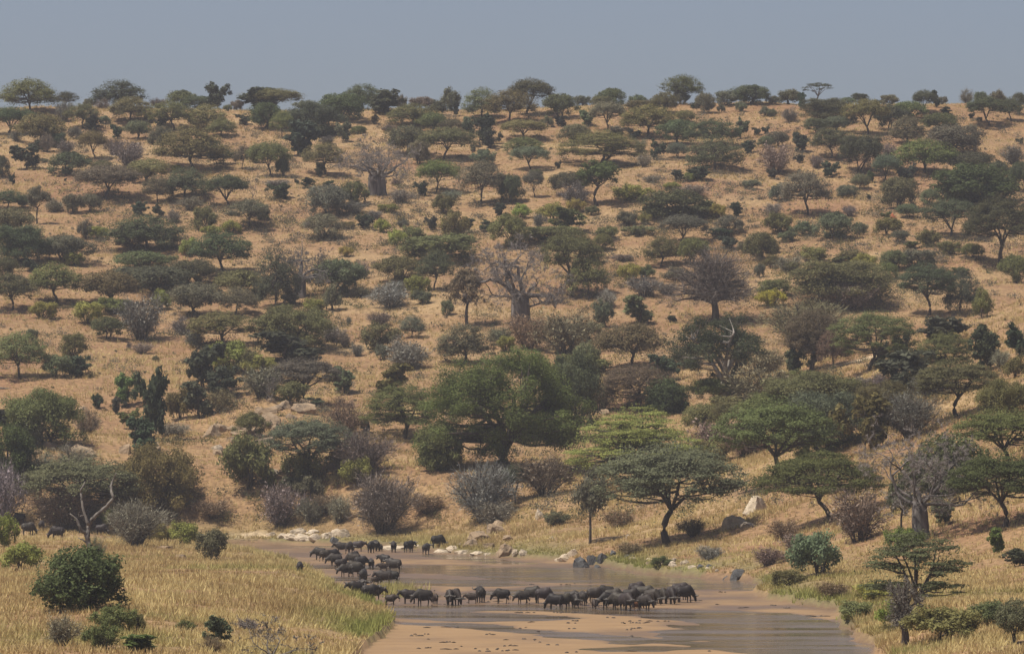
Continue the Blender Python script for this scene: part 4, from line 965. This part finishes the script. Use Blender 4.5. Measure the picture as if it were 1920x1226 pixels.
def spread_dead(name, x, y, w, h, label, mat, depth=3, L=2.2, r=.12, n=5, seedless=None):
    gx, gy, gz = ground_at(x, y); s = F / gy
    b, t = MB(), MB()
    b.tube(np.array([[0, 0, -.3], [0.05, 0, .25], [0, 0.05, .7]]), [r * 1.4, r * 1.2, r], 8)
    for i in range(n):
        a = i / n * 6.28 + RNG.uniform(-.4, .4)
        branchy(b, t, np.array([0, 0, .6]), np.array([math.cos(a), math.sin(a) * .8, RNG.uniform(.4, 1.1)]), L, r * .75, depth, .4, .06, (2, 3), 6, .4)
    v, _, _ = b.arrays(); lo, hi = np.percentile(v, 1, axis=0), np.percentile(v, 99, axis=0)
    root = empty(name, (gx, gy, gz)); tag(root, label, 'dead tree', 'dead trees')
    root.scale = (w / s / (hi[0] - lo[0]), w / s / (hi[0] - lo[0]), h / s / hi[2])
    link('branches', b.mesh('branches', mat, True), root); link('crown', t.mesh('crown', M_TWIG), root, (.2, .18, .155))
spread_dead('dead_tree', 510, 1240, 150, 84, 'low dead tree with bare tangled branches at the bottom edge', M_DEAD)
spread_dead('dead_tree', 508, 754, 50, 50, 'bleached dead tree sprawling above the rocky knoll', M_BARKP, 3, 2.0, .1)
spread_dead('dead_tree', 474, 379, 24, 56, 'thin whitish dead tree beside a dark acacia on the upper slope', M_BARKP, 2, 1.8, .1, 3)
spread_dead('dead_tree', 1662, 752, 30, 28, 'small bleached snag among grey bushes', M_BARKP, 2, 1.4, .07, 3)
def log(x, y, dx, dy, r, label):
    gx, gy, gz = ground_at(x, y); s = F / gy
    mb = MB(); n = 7
    t = np.linspace(-.5, .5, n)
    P = np.stack([t * dx / s, RNG.normal(size=n) * .05, r * .7 - t * dy / s + RNG.normal(size=n) * .03], -1)
    mb.tube(P, np.linspace(r, r * .55, n), 8)
    o = link('fallen_log', mb.mesh('fallen_log', M_DEAD, True)); o.location = (gx, gy, gz); tag(o, label, 'log', 'fallen logs')
log(1385, 912, 40, -22, .16, 'fallen grey log slanting below the olive acacia')
log(1378, 922, 26, -16, .10, 'thin broken branch lying beside the slanting log')
log(776, 788, 34, 22, .2, 'pale broken limb leaning by the acacia left of the huge tree')
log(8, 729, 22, 2, .16, 'pale log lying in grass by the edge of the slope')
log(766, 902, 2, 18, .09, 'thin upright charred stump in dry grass')

# ------------------------------------------------------------------ rocks
def rock_mesh(mat, flat=0.7, rough=0.25, seed=0):
    import bmesh
    bm = bmesh.new(); bmesh.ops.create_icosphere(bm, subdivisions=4, radius=1.0)
    v = np.array([q.co[:] for q in bm.verts])
    g = np.random.default_rng(seed)
    for k in range(13):                      # cut flat faces
        nrm = g.normal(size=3); nrm /= np.linalg.norm(nrm); c = g.uniform(.5, .82)
        dd = v @ nrm - c
        v -= np.maximum(dd, 0)[:, None] * nrm * .9
    ph = g.uniform(0, 6, (4, 3))
    for k in range(4):
        f = 2 ** k * 1.6
        v *= (1 + rough * .35 / (k + 1) * np.sin(v @ (g.normal(size=3) * f) + ph[k, 0]))[:, None]
    v *= (1 - .07 * np.abs(np.sin(v @ (g.normal(size=3) * 5) + 1.3 * np.sin(v @ (g.normal(size=3) * 4)))) ** .5 - g.uniform(0, .035, len(v)))[:, None]
    v[:, 2] *= flat
    v /= np.array([(v[:, 0].max() - v[:, 0].min()) / 2, (v[:, 1].max() - v[:, 1].min()) / 2, v[:, 2].max()])
    t = np.array([[q.index for q in f.verts] for f in bm.faces]); bm.free()
    return mesh_from('boulder', v, t, mat, False)
ROCKS = {c: [rock_mesh(m, seed=i * 7 + j * 31) for i in range(5)] for j, (c, m) in enumerate((('p', M_ROCK_PALE), ('t', M_ROCK_TAN), ('k', M_ROCK_DARK)))}
RK = """p 530 1009 28 10;p 548 1011 32 12;p 570 1011 32 12;p 592 1012 30 12;p 612 1009 28 13;p 645 1007 30 17;p 628 1006 30 16;p 556 1000 34 12;k 627 1014 22 9;p 745 1029 52 8;p 777 1025 42 7;p 728 1031 16 6
p 832 1036 34 8;p 850 1031 32 10;p 870 1038 44 9;t 885 1024 36 24;p 897 1038 30 9;t 905 1012 44 26;t 928 1000 34 28;t 938 988 32 22;t 948 1040 44 34;p 968 1038 16 10;p 1013 972 17 19;p 1062 1050 32 14;p 1046 1052 16 8;p 1076 1042 24 14
k 1092 1064 36 22;k 1112 1057 24 18;k 1131 1050 28 14;k 1120 1065 14 8;k 1150 1040 14 10;p 1178 1009 9 9;p 983 1038 18 10;p 1035 1012 14 8;p 915 1040 20 7;p 888 1041 18 6;t 918 1026 24 14;p 860 1022 14 6
t 95 842 34 15;t 150 848 54 17;t 165 855 38 12;t 70 850 17 9;t 130 840 22 9;t 235 850 26 19;t 290 848 28 21;t 400 820 30 24;t 440 828 24 9;p 405 844 18 10;t 412 853 24 10;t 505 794 34 24;t 488 778 28 15;t 565 774 42 17;t 520 808 24 10
t 500 833 28 13;t 533 890 19 16;p 508 887 32 8;t 592 797 20 10;t 470 815 22 14;p 1415 962 54 34;p 1382 986 44 22;p 1400 988 32 12;t 1132 778 22 12;k 1384 1082 30 17;k 1362 1084 18 8;p 1296 1064 18 6;t 155 768 24 8;t 312 1032 38 10;t 341 1048 28 10
k 380 1008 12 8;t 545 785 18 10;t 455 800 20 12;t 480 822 20 10;p 1328 1066 10 5;p 1345 1072 10 6;t 630 1000 20 12;p 510 1004 22 8;p 585 1000 26 9;t 955 1010 20 12"""
rrows, rents = [], []
g_ = np.random.default_rng(3)
for i in range(20): RK += f';t {485 + g_.normal() * 42:.0f} {805 + g_.normal() * 18:.0f} {g_.uniform(12, 30):.0f} {g_.uniform(7, 17):.0f}'
for i in range(16):
    a_ = g_.uniform(0, 1); RK += f';{"ppkt"[i % 4]} {1130 + a_ * 270:.0f} {1046 + a_ * 32 - g_.uniform(0, 10):.0f} {g_.uniform(8, 20):.0f} {g_.uniform(4, 10):.0f}'
for ln in RK.replace('\n', ';').split(';'):
    c, x, y, w, h = ln.split(); x, y, w, h = map(float, (x, y, w, h))
    if 390 < x < 610 and 760 < y < 900: w *= 1.35; h *= 1.15
    if 870 < x < 960 and y > 980: h *= .68; w *= 1.1
    rents.append((c, x, y, w, h))
RMARK = [(590, 1005, 'the white gravel bar'), (905, 1020, 'the tumbled bank rocks'), (1092, 1055, 'the dark waterside rocks'), (1405, 965, 'the bank above the bend'), (485, 800, 'the rocky knoll'), (130, 845, 'the scrubby outcrop'), (330, 1035, 'the grassy near bank'), (1350, 1072, 'the green far shore')]
bucket = {}
for i, (c, x, y, w, h) in enumerate(rents):
    k = min(range(len(RMARK)), key=lambda q: (RMARK[q][0] - x) ** 2 + (RMARK[q][1] - y) ** 2)
    size = 'flat' if h < w * .33 else ('big' if w > 33 else 'small' if w < 20 else 'mid-sized')
    tone = {'p': 'pale', 't': 'tan', 'k': 'dark grey'}[c]
    bucket.setdefault((size, tone, k), []).append((x, i))
rlab = {}
for (size, tone, k), lst in bucket.items():
    lst.sort()
    for n, (_, i) in enumerate(lst):
        rlab[i] = f'{size} {tone} rock at {RMARK[k][2]}' + (f', {ORD[n] or "first "}such from the left' if len(lst) > 1 else ', the only such one')
for i, (c, x, y, w, h) in enumerate(rents):
    gx, gy, gz = ground_at(x, y); s = F / gy
    o = link('boulder', ROCKS[c][i % 5]); a = RNG.uniform(-.5, .5) + (3.14 if i % 2 else 0)
    o.location = (gx, gy + w / s * .2, gz - .05); o.rotation_euler = (0, 0, a); o.scale = (w / s / 2, w / s / 2 * .8, h / s)
    tag(o, rlab[i], 'rock', 'rocks along the river and outcrops')

# ------------------------------------------------------------------ red termite mound
mb = MB()
zz = np.array([-.3, 0, .3, .7, 1.1, 1.5, 1.75, 1.9]); rr = np.array([1.15, 1.0, .9, .72, .5, .3, .18, .05])
P = np.stack([.1 * np.sin(zz * 3), .08 * np.cos(zz * 2.3), zz], -1)
mb.tube(P, rr, 16, flute=lambda an: 1 + .12 * np.sin(3 * an + 1) + .08 * np.sin(5 * an))
mb.tube(np.array([[.6, 0, -.2], [.65, 0, .3], [.62, 0, .8], [.6, 0, 1.0]]), [.5, .42, .25, .05], 10)
o_ = link('termite_mound', mb.mesh('termite_mound', M_TERM, True)); gx, gy, gz = ground_at(1674, 416); o_.location = (gx, gy, gz)
o_.scale = (.95, .95, .95); tag(o_, 'red earth termite mound beside a small dark bush on the slope', 'termite mound')

# ------------------------------------------------------------------ buffalo herd
def buffalo_mesh(pose):
    mb = MB()
    body = [(-1.12, 0, 1.13, .06, .08), (-1.05, 0, 1.10, .24, .27), (-.85, 0, 1.06, .33, .37), (-.45, 0, .99, .40, .46), (0, 0, .97, .43, .49), (.35, 0, 1.04, .40, .52), (.62, 0, 1.10, .34, .47)]
    if pose == 'level': head = [(.9, 0, 1.13, .23, .32), (1.12, 0, 1.17, .17, .24), (1.3, 0, 1.2, .16, .2), (1.48, 0, 1.08, .14, .17), (1.66, 0, .93, .11, .13), (1.74, 0, .87, .10, .10), (1.78, 0, .84, .05, .05)]
    elif pose == 'turn': head = [(.88, -.08, 1.13, .23, .32), (1.04, -.24, 1.17, .17, .24), (1.12, -.40, 1.19, .16, .2), (1.14, -.58, 1.08, .14, .17), (1.15, -.76, .93, .11, .13), (1.15, -.83, .87, .10, .10), (1.15, -.87, .84, .05, .05)]
    elif pose == 'low': head = [(.9, 0, 1.02, .23, .32), (1.14, 0, .92, .17, .24), (1.32, 0, .85, .16, .2), (1.45, 0, .68, .14, .17), (1.54, 0, .48, .11, .13), (1.57, 0, .39, .10, .10), (1.58, 0, .35, .05, .05)]
    else: head = [(.9, 0, .95, .23, .32), (1.12, 0, .76, .17, .24), (1.26, 0, .60, .16, .2), (1.33, 0, .42, .14, .17), (1.38, 0, .2, .11, .13), (1.39, 0, .12, .10, .10), (1.39, 0, .08, .05, .05)]
    S = np.array(body + head)
    mb.tube(S[:, :3], S[:, 4], 14, ry=S[:, 3])
    st = {'level': (.0, .0, .0, .0), 'turn': (.08, -.06, .05, -.08), 'low': (.05, -.1, .16, -.14), 'drink': (.14, -.06, .0, .1)}[pose]
    for i, sy in enumerate((-1, 1)):
        f, b = st[i], st[2 + i]
        mb.tube(np.array([(.52, sy * .2, 1.0), (.50 + f * .3, sy * .23, .72), (.50 + f, sy * .22, .42), (.50 + f * 1.1, sy * .22, .12), (.53 + f * 1.1, sy * .22, .0)]), [.2, .15, .085, .065, .085], 8)
        mb.tube(np.array([(-.8, sy * .16, 1.05), (-.70 + b * .3, sy * .22, .75), (-.84 + b, sy * .21, .44), (-.82 + b * 1.2, sy * .21, .12), (-.79 + b * 1.2, sy * .21, .0)]), [.26, .18, .085, .062, .082], 8)
    h = np.array(head)[2, :3]; fw = np.array(head)[4, :3] - h; fw /= np.linalg.norm(fw)
    lat = np.cross(fw, np.array([0, 0, 1.0])); lat /= np.linalg.norm(lat); up = np.cross(lat, fw)
    for sy in (-1, 1):          # ears
        e0 = h + lat * sy * .12 + up * .02
        mb.tube(np.array([e0, e0 + lat * sy * .14 - up * .05, e0 + lat * sy * .28 - up * .13]), [.05, .085, .02], 6, ry=[.03, .03, .01])
    v, t, a = mb.arrays()
    v = v * np.array([.75, 1.04, 1.0]); v[:, 2] = np.where(v[:, 2] > .45, v[:, 2] * 1.06 - .027, v[:, 2])
    tmp = bpy.data.objects.new('tmp', mesh_from('tmp', v, t, M_HIDE, True)); COL.objects.link(tmp)
    m = tmp.modifiers.new('r', 'REMESH'); m.mode = 'VOXEL'; m.voxel_size = .035; m.use_smooth_shade = True
    m2 = tmp.modifiers.new('s', 'SMOOTH'); m2.iterations = 4; m2.factor = .5
    dg = bpy.context.evaluated_depsgraph_get()
    me = bpy.data.meshes.new_from_object(tmp.evaluated_get(dg)); me.name = 'body'
    if len(me.materials) == 0: me.materials.append(M_HIDE)
    q = tmp.data; bpy.data.objects.remove(tmp); bpy.data.meshes.remove(q)
    hb = MB()
    for sy in (-1, 1):
        q = lambda l, u, f: h + lat * sy * l + up * u + fw * f
        hb.tube(np.array([q(.0, .20, .0), q(.10, .19, .02), q(.26, .08, .0), q(.42, .02, -.02), q(.54, .10, .0), q(.55, .26, .04), q(.46, .38, .08)]), [.10, .10, .085, .07, .055, .035, .008], 8)
    tl = MB(); tl.tube(np.array([(-1.08, 0, 1.2), (-1.17, .02, 1.0), (-1.17, .03, .7), (-1.14, .03, .5), (-1.15, .03, .36)]), [.035, .03, .022, .04, .015], 6)
    for z_ in (hb, tl):
        z_.v = [q * np.array([.75, 1.04, 1.06]) - np.array([0, 0, .027]) for q in z_.v]
    return me, hb.mesh('horns', M_HORN, True), tl.mesh('tail', M_HIDE, True)
POSE = {p: buffalo_mesh(p) for p in ('level', 'turn', 'low', 'drink')}
PW = {'level': 'head level', 'turn': 'head turned', 'low': 'head low', 'drink': 'head down'}
# column, feet row, heading (0 right, 90 away, 180 left, 270 toward the viewer), pose, size; c = calf
HERD = {
 'the far water line': "640 1037 175 level 1;655 1037 80 low 1;672 1034 10 level .95;696 1036 85 level 1;705 1033 100 level 1;714 1033 95 level c;738 1035 88 level .95;767 1035 40 level 1.05;799 1039 80 level 1;821 1027 15 drink 1.15",
 'the bankside group': "599 1049 170 low 1;610 1052 20 low .95;624 1051 30 low 1;628 1062 175 low 1.05;639 1068 10 low .9;662 1062 165 drink 1.1;664 1056 60 low 1;677 1066 0 low 1;696 1066 90 level .85;648 1081 190 low .95;668 1081 30 low 1.05;663 1075 170 low 1;681 1093 80 low 1;721 1060 140 level .95;738 1074 170 turn 1.12;718 1071 190 level c;720 1096 175 level 1;735 1094 160 low .95;705 1096 0 low c;668 1117 200 level 1;678 1117 285 level 1.1;693 1123 10 level .95;703 1126 5 level 1.02;733 1134 5 level c",
 'the middle of the ford': "766 1131 185 level .95;794 1136 178 low 1.05;816 1132 280 level c;843 1134 280 low 1;852 1134 320 drink 1.05;884 1131 185 level c;901 1129 110 level 1;941 1131 190 low 1;980 1132 190 low .9;999 1130 330 low 1.05;1020 1131 0 drink 1;1041 1143 175 drink 1.05;1058 1142 10 low 1;1072 1134 350 level .95;1079 1141 280 low .9;1093 1135 95 level .95",
 'the dense drinking crowd': "1115 1130 5 low 1;1114 1142 265 low c;1136 1126 178 low 1;1142 1144 195 low 1.1;1150 1135 10 low 1.1;1161 1145 170 low 1.1;1174 1146 300 low 1.1;1183 1133 350 low 1;1194 1145 10 low d;1209 1146 325 low 1.05;1194 1121 10 low 1.05;1210 1130 0 low 1.1;1228 1131 200 low .95;1241 1131 280 drink 1;1258 1132 290 drink 1.05;1266 1128 0 low 1.1;1276 1124 10 low 1.15;1284 1129 5 drink 1.1;1200 1126 170 low 1;1222 1134 330 drink 1",
 'the grass by grey bushes': "36 983 200 drink 1.1;53 1004 10 drink 1.2;78 996 80 drink 1;107 1012 175 drink 1.2;185 990 90 low 1;190 1003 0 drink 1;562 1075 90 low .8"}
for place_, txt in HERD.items():
    es = []
    for e in txt.split(';'):
        x, y, hd, ps, sc = e.split(); es.append((float(x), float(y), float(hd), ps, sc))
    seen = {}
    def facing(hd):
        hd %= 360
        return 'facing right' if hd < 45 or hd > 315 else 'seen from behind' if hd < 135 else 'facing left' if hd < 225 else 'seen head-on'
    desc = []
    for (x, y, hd, ps, sc) in es:
        d = 'reddish calf' if sc == 'd' else 'dark calf' if sc == 'c' else 'black buffalo'
        desc.append(f'{d} {facing(hd)}, {PW[ps]},')
    order = sorted(range(len(es)), key=lambda i: es[i][0]); cnt = {}
    tot = {d: desc.count(d) for d in desc}
    lab = {}
    for i in order:
        n = cnt.get(desc[i], 0); cnt[desc[i]] = n + 1
        lab[i] = f'{desc[i]} in {place_}' + ((', ' + (ORD[n] or 'first ') + 'from left') if tot[desc[i]] > 1 else '')
    for i, (x, y, hd, ps, sc) in enumerate(es):
        gx, gy, gz = ground_at(x, y)
        calf = sc in 'cd'
        s = RNG.uniform(.62, .72) if calf else float(sc) * RNG.uniform(.97, 1.05)
        root = empty('buffalo_calf' if calf else 'buffalo', (gx, gy, max(gz, -.06) - .01), math.radians(hd + RNG.uniform(-14, 14))); root.scale = (s, s, s)
        tag(root, lab[i], 'buffalo', 'buffalo herd at the river')
        col = (.16, .065, .025) if sc == 'd' else (.045, .032, .024) if calf else tuple(np.array((.024, .021, .019)) * RNG.uniform(.6, 1.9) * np.array((1, RNG.uniform(.85, 1), RNG.uniform(.75, 1))))
        b, hn, tl = POSE[ps]
        link('body', b, root, col); link('tail', tl, root, col)
        if not calf: link('horns', hn, root)

# ------------------------------------------------------------------ dung and driftwood specks on the sand (stuff)
mb = MB()
for i in range(150):
    px, py = RNG.uniform(700, 1600), RNG.uniform(1085, 1225)
    gx, gy = px_river(px, py)
    d_ = float(shore(np.array([gx]), np.array([gy]))[0]); gz = float(bed_height(np.array([gx]), np.array([gy]))[0])
    if d_ > -2 or gz < 0.0: continue
    for q in range(RNG.integers(1, 5)):
        c = np.array([gx + RNG.normal() * .5, gy + RNG.normal() * .5, gz])
        if RNG.uniform() < .4:
            a = RNG.uniform(0, 6.28); e = np.array([math.cos(a), math.sin(a), .05]) * RNG.uniform(.3, 1.2); mb.tube(np.array([c, c + e * .5 + np.array([0, 0, .04]), c + e]), [.04, .05, .02], 5)
        else:
            mb.tube(np.array([c - np.array([0, 0, .05]), c + np.array([0, 0, .05]), c + np.array([0, 0, .1])]), np.array([.2, .16, .05]) * RNG.uniform(.5, 1.1), 7)
o_ = link('river_debris', mb.mesh('river_debris', M_BARK, True)); tag(o_, 'small dark dung and driftwood bits strewn over the wet sand', 'debris', kind='stuff')

# ------------------------------------------------------------------ haze
hv = np.array([(x, y, z) for z in (-1.6, 125) for y in (-60, 2300) for x in (-1200, 1200)], float)
hf = np.array([[0, 2, 3, 1], [4, 5, 7, 6], [0, 1, 5, 4], [2, 6, 7, 3], [0, 4, 6, 2], [1, 3, 7, 5]])
m_, nt_, out_ = new_mat('warm_air_haze')
pv = N(nt_, 'ShaderNodeVolumePrincipled'); pv.inputs['Density'].default_value = HAZE; pv.inputs['Color'].default_value = (.86, .87, .93, 1); pv.inputs['Anisotropy'].default_value = 0.2
nt_.links.new(pv.outputs[0], out_.inputs['Volume'])
o_ = link('haze', mesh_from('haze', hv, hf, m_, quads=True)); o_['kind'] = 'stuff'; o_['label'] = 'thin bluish haze in the air over the valley'; o_['category'] = 'haze'
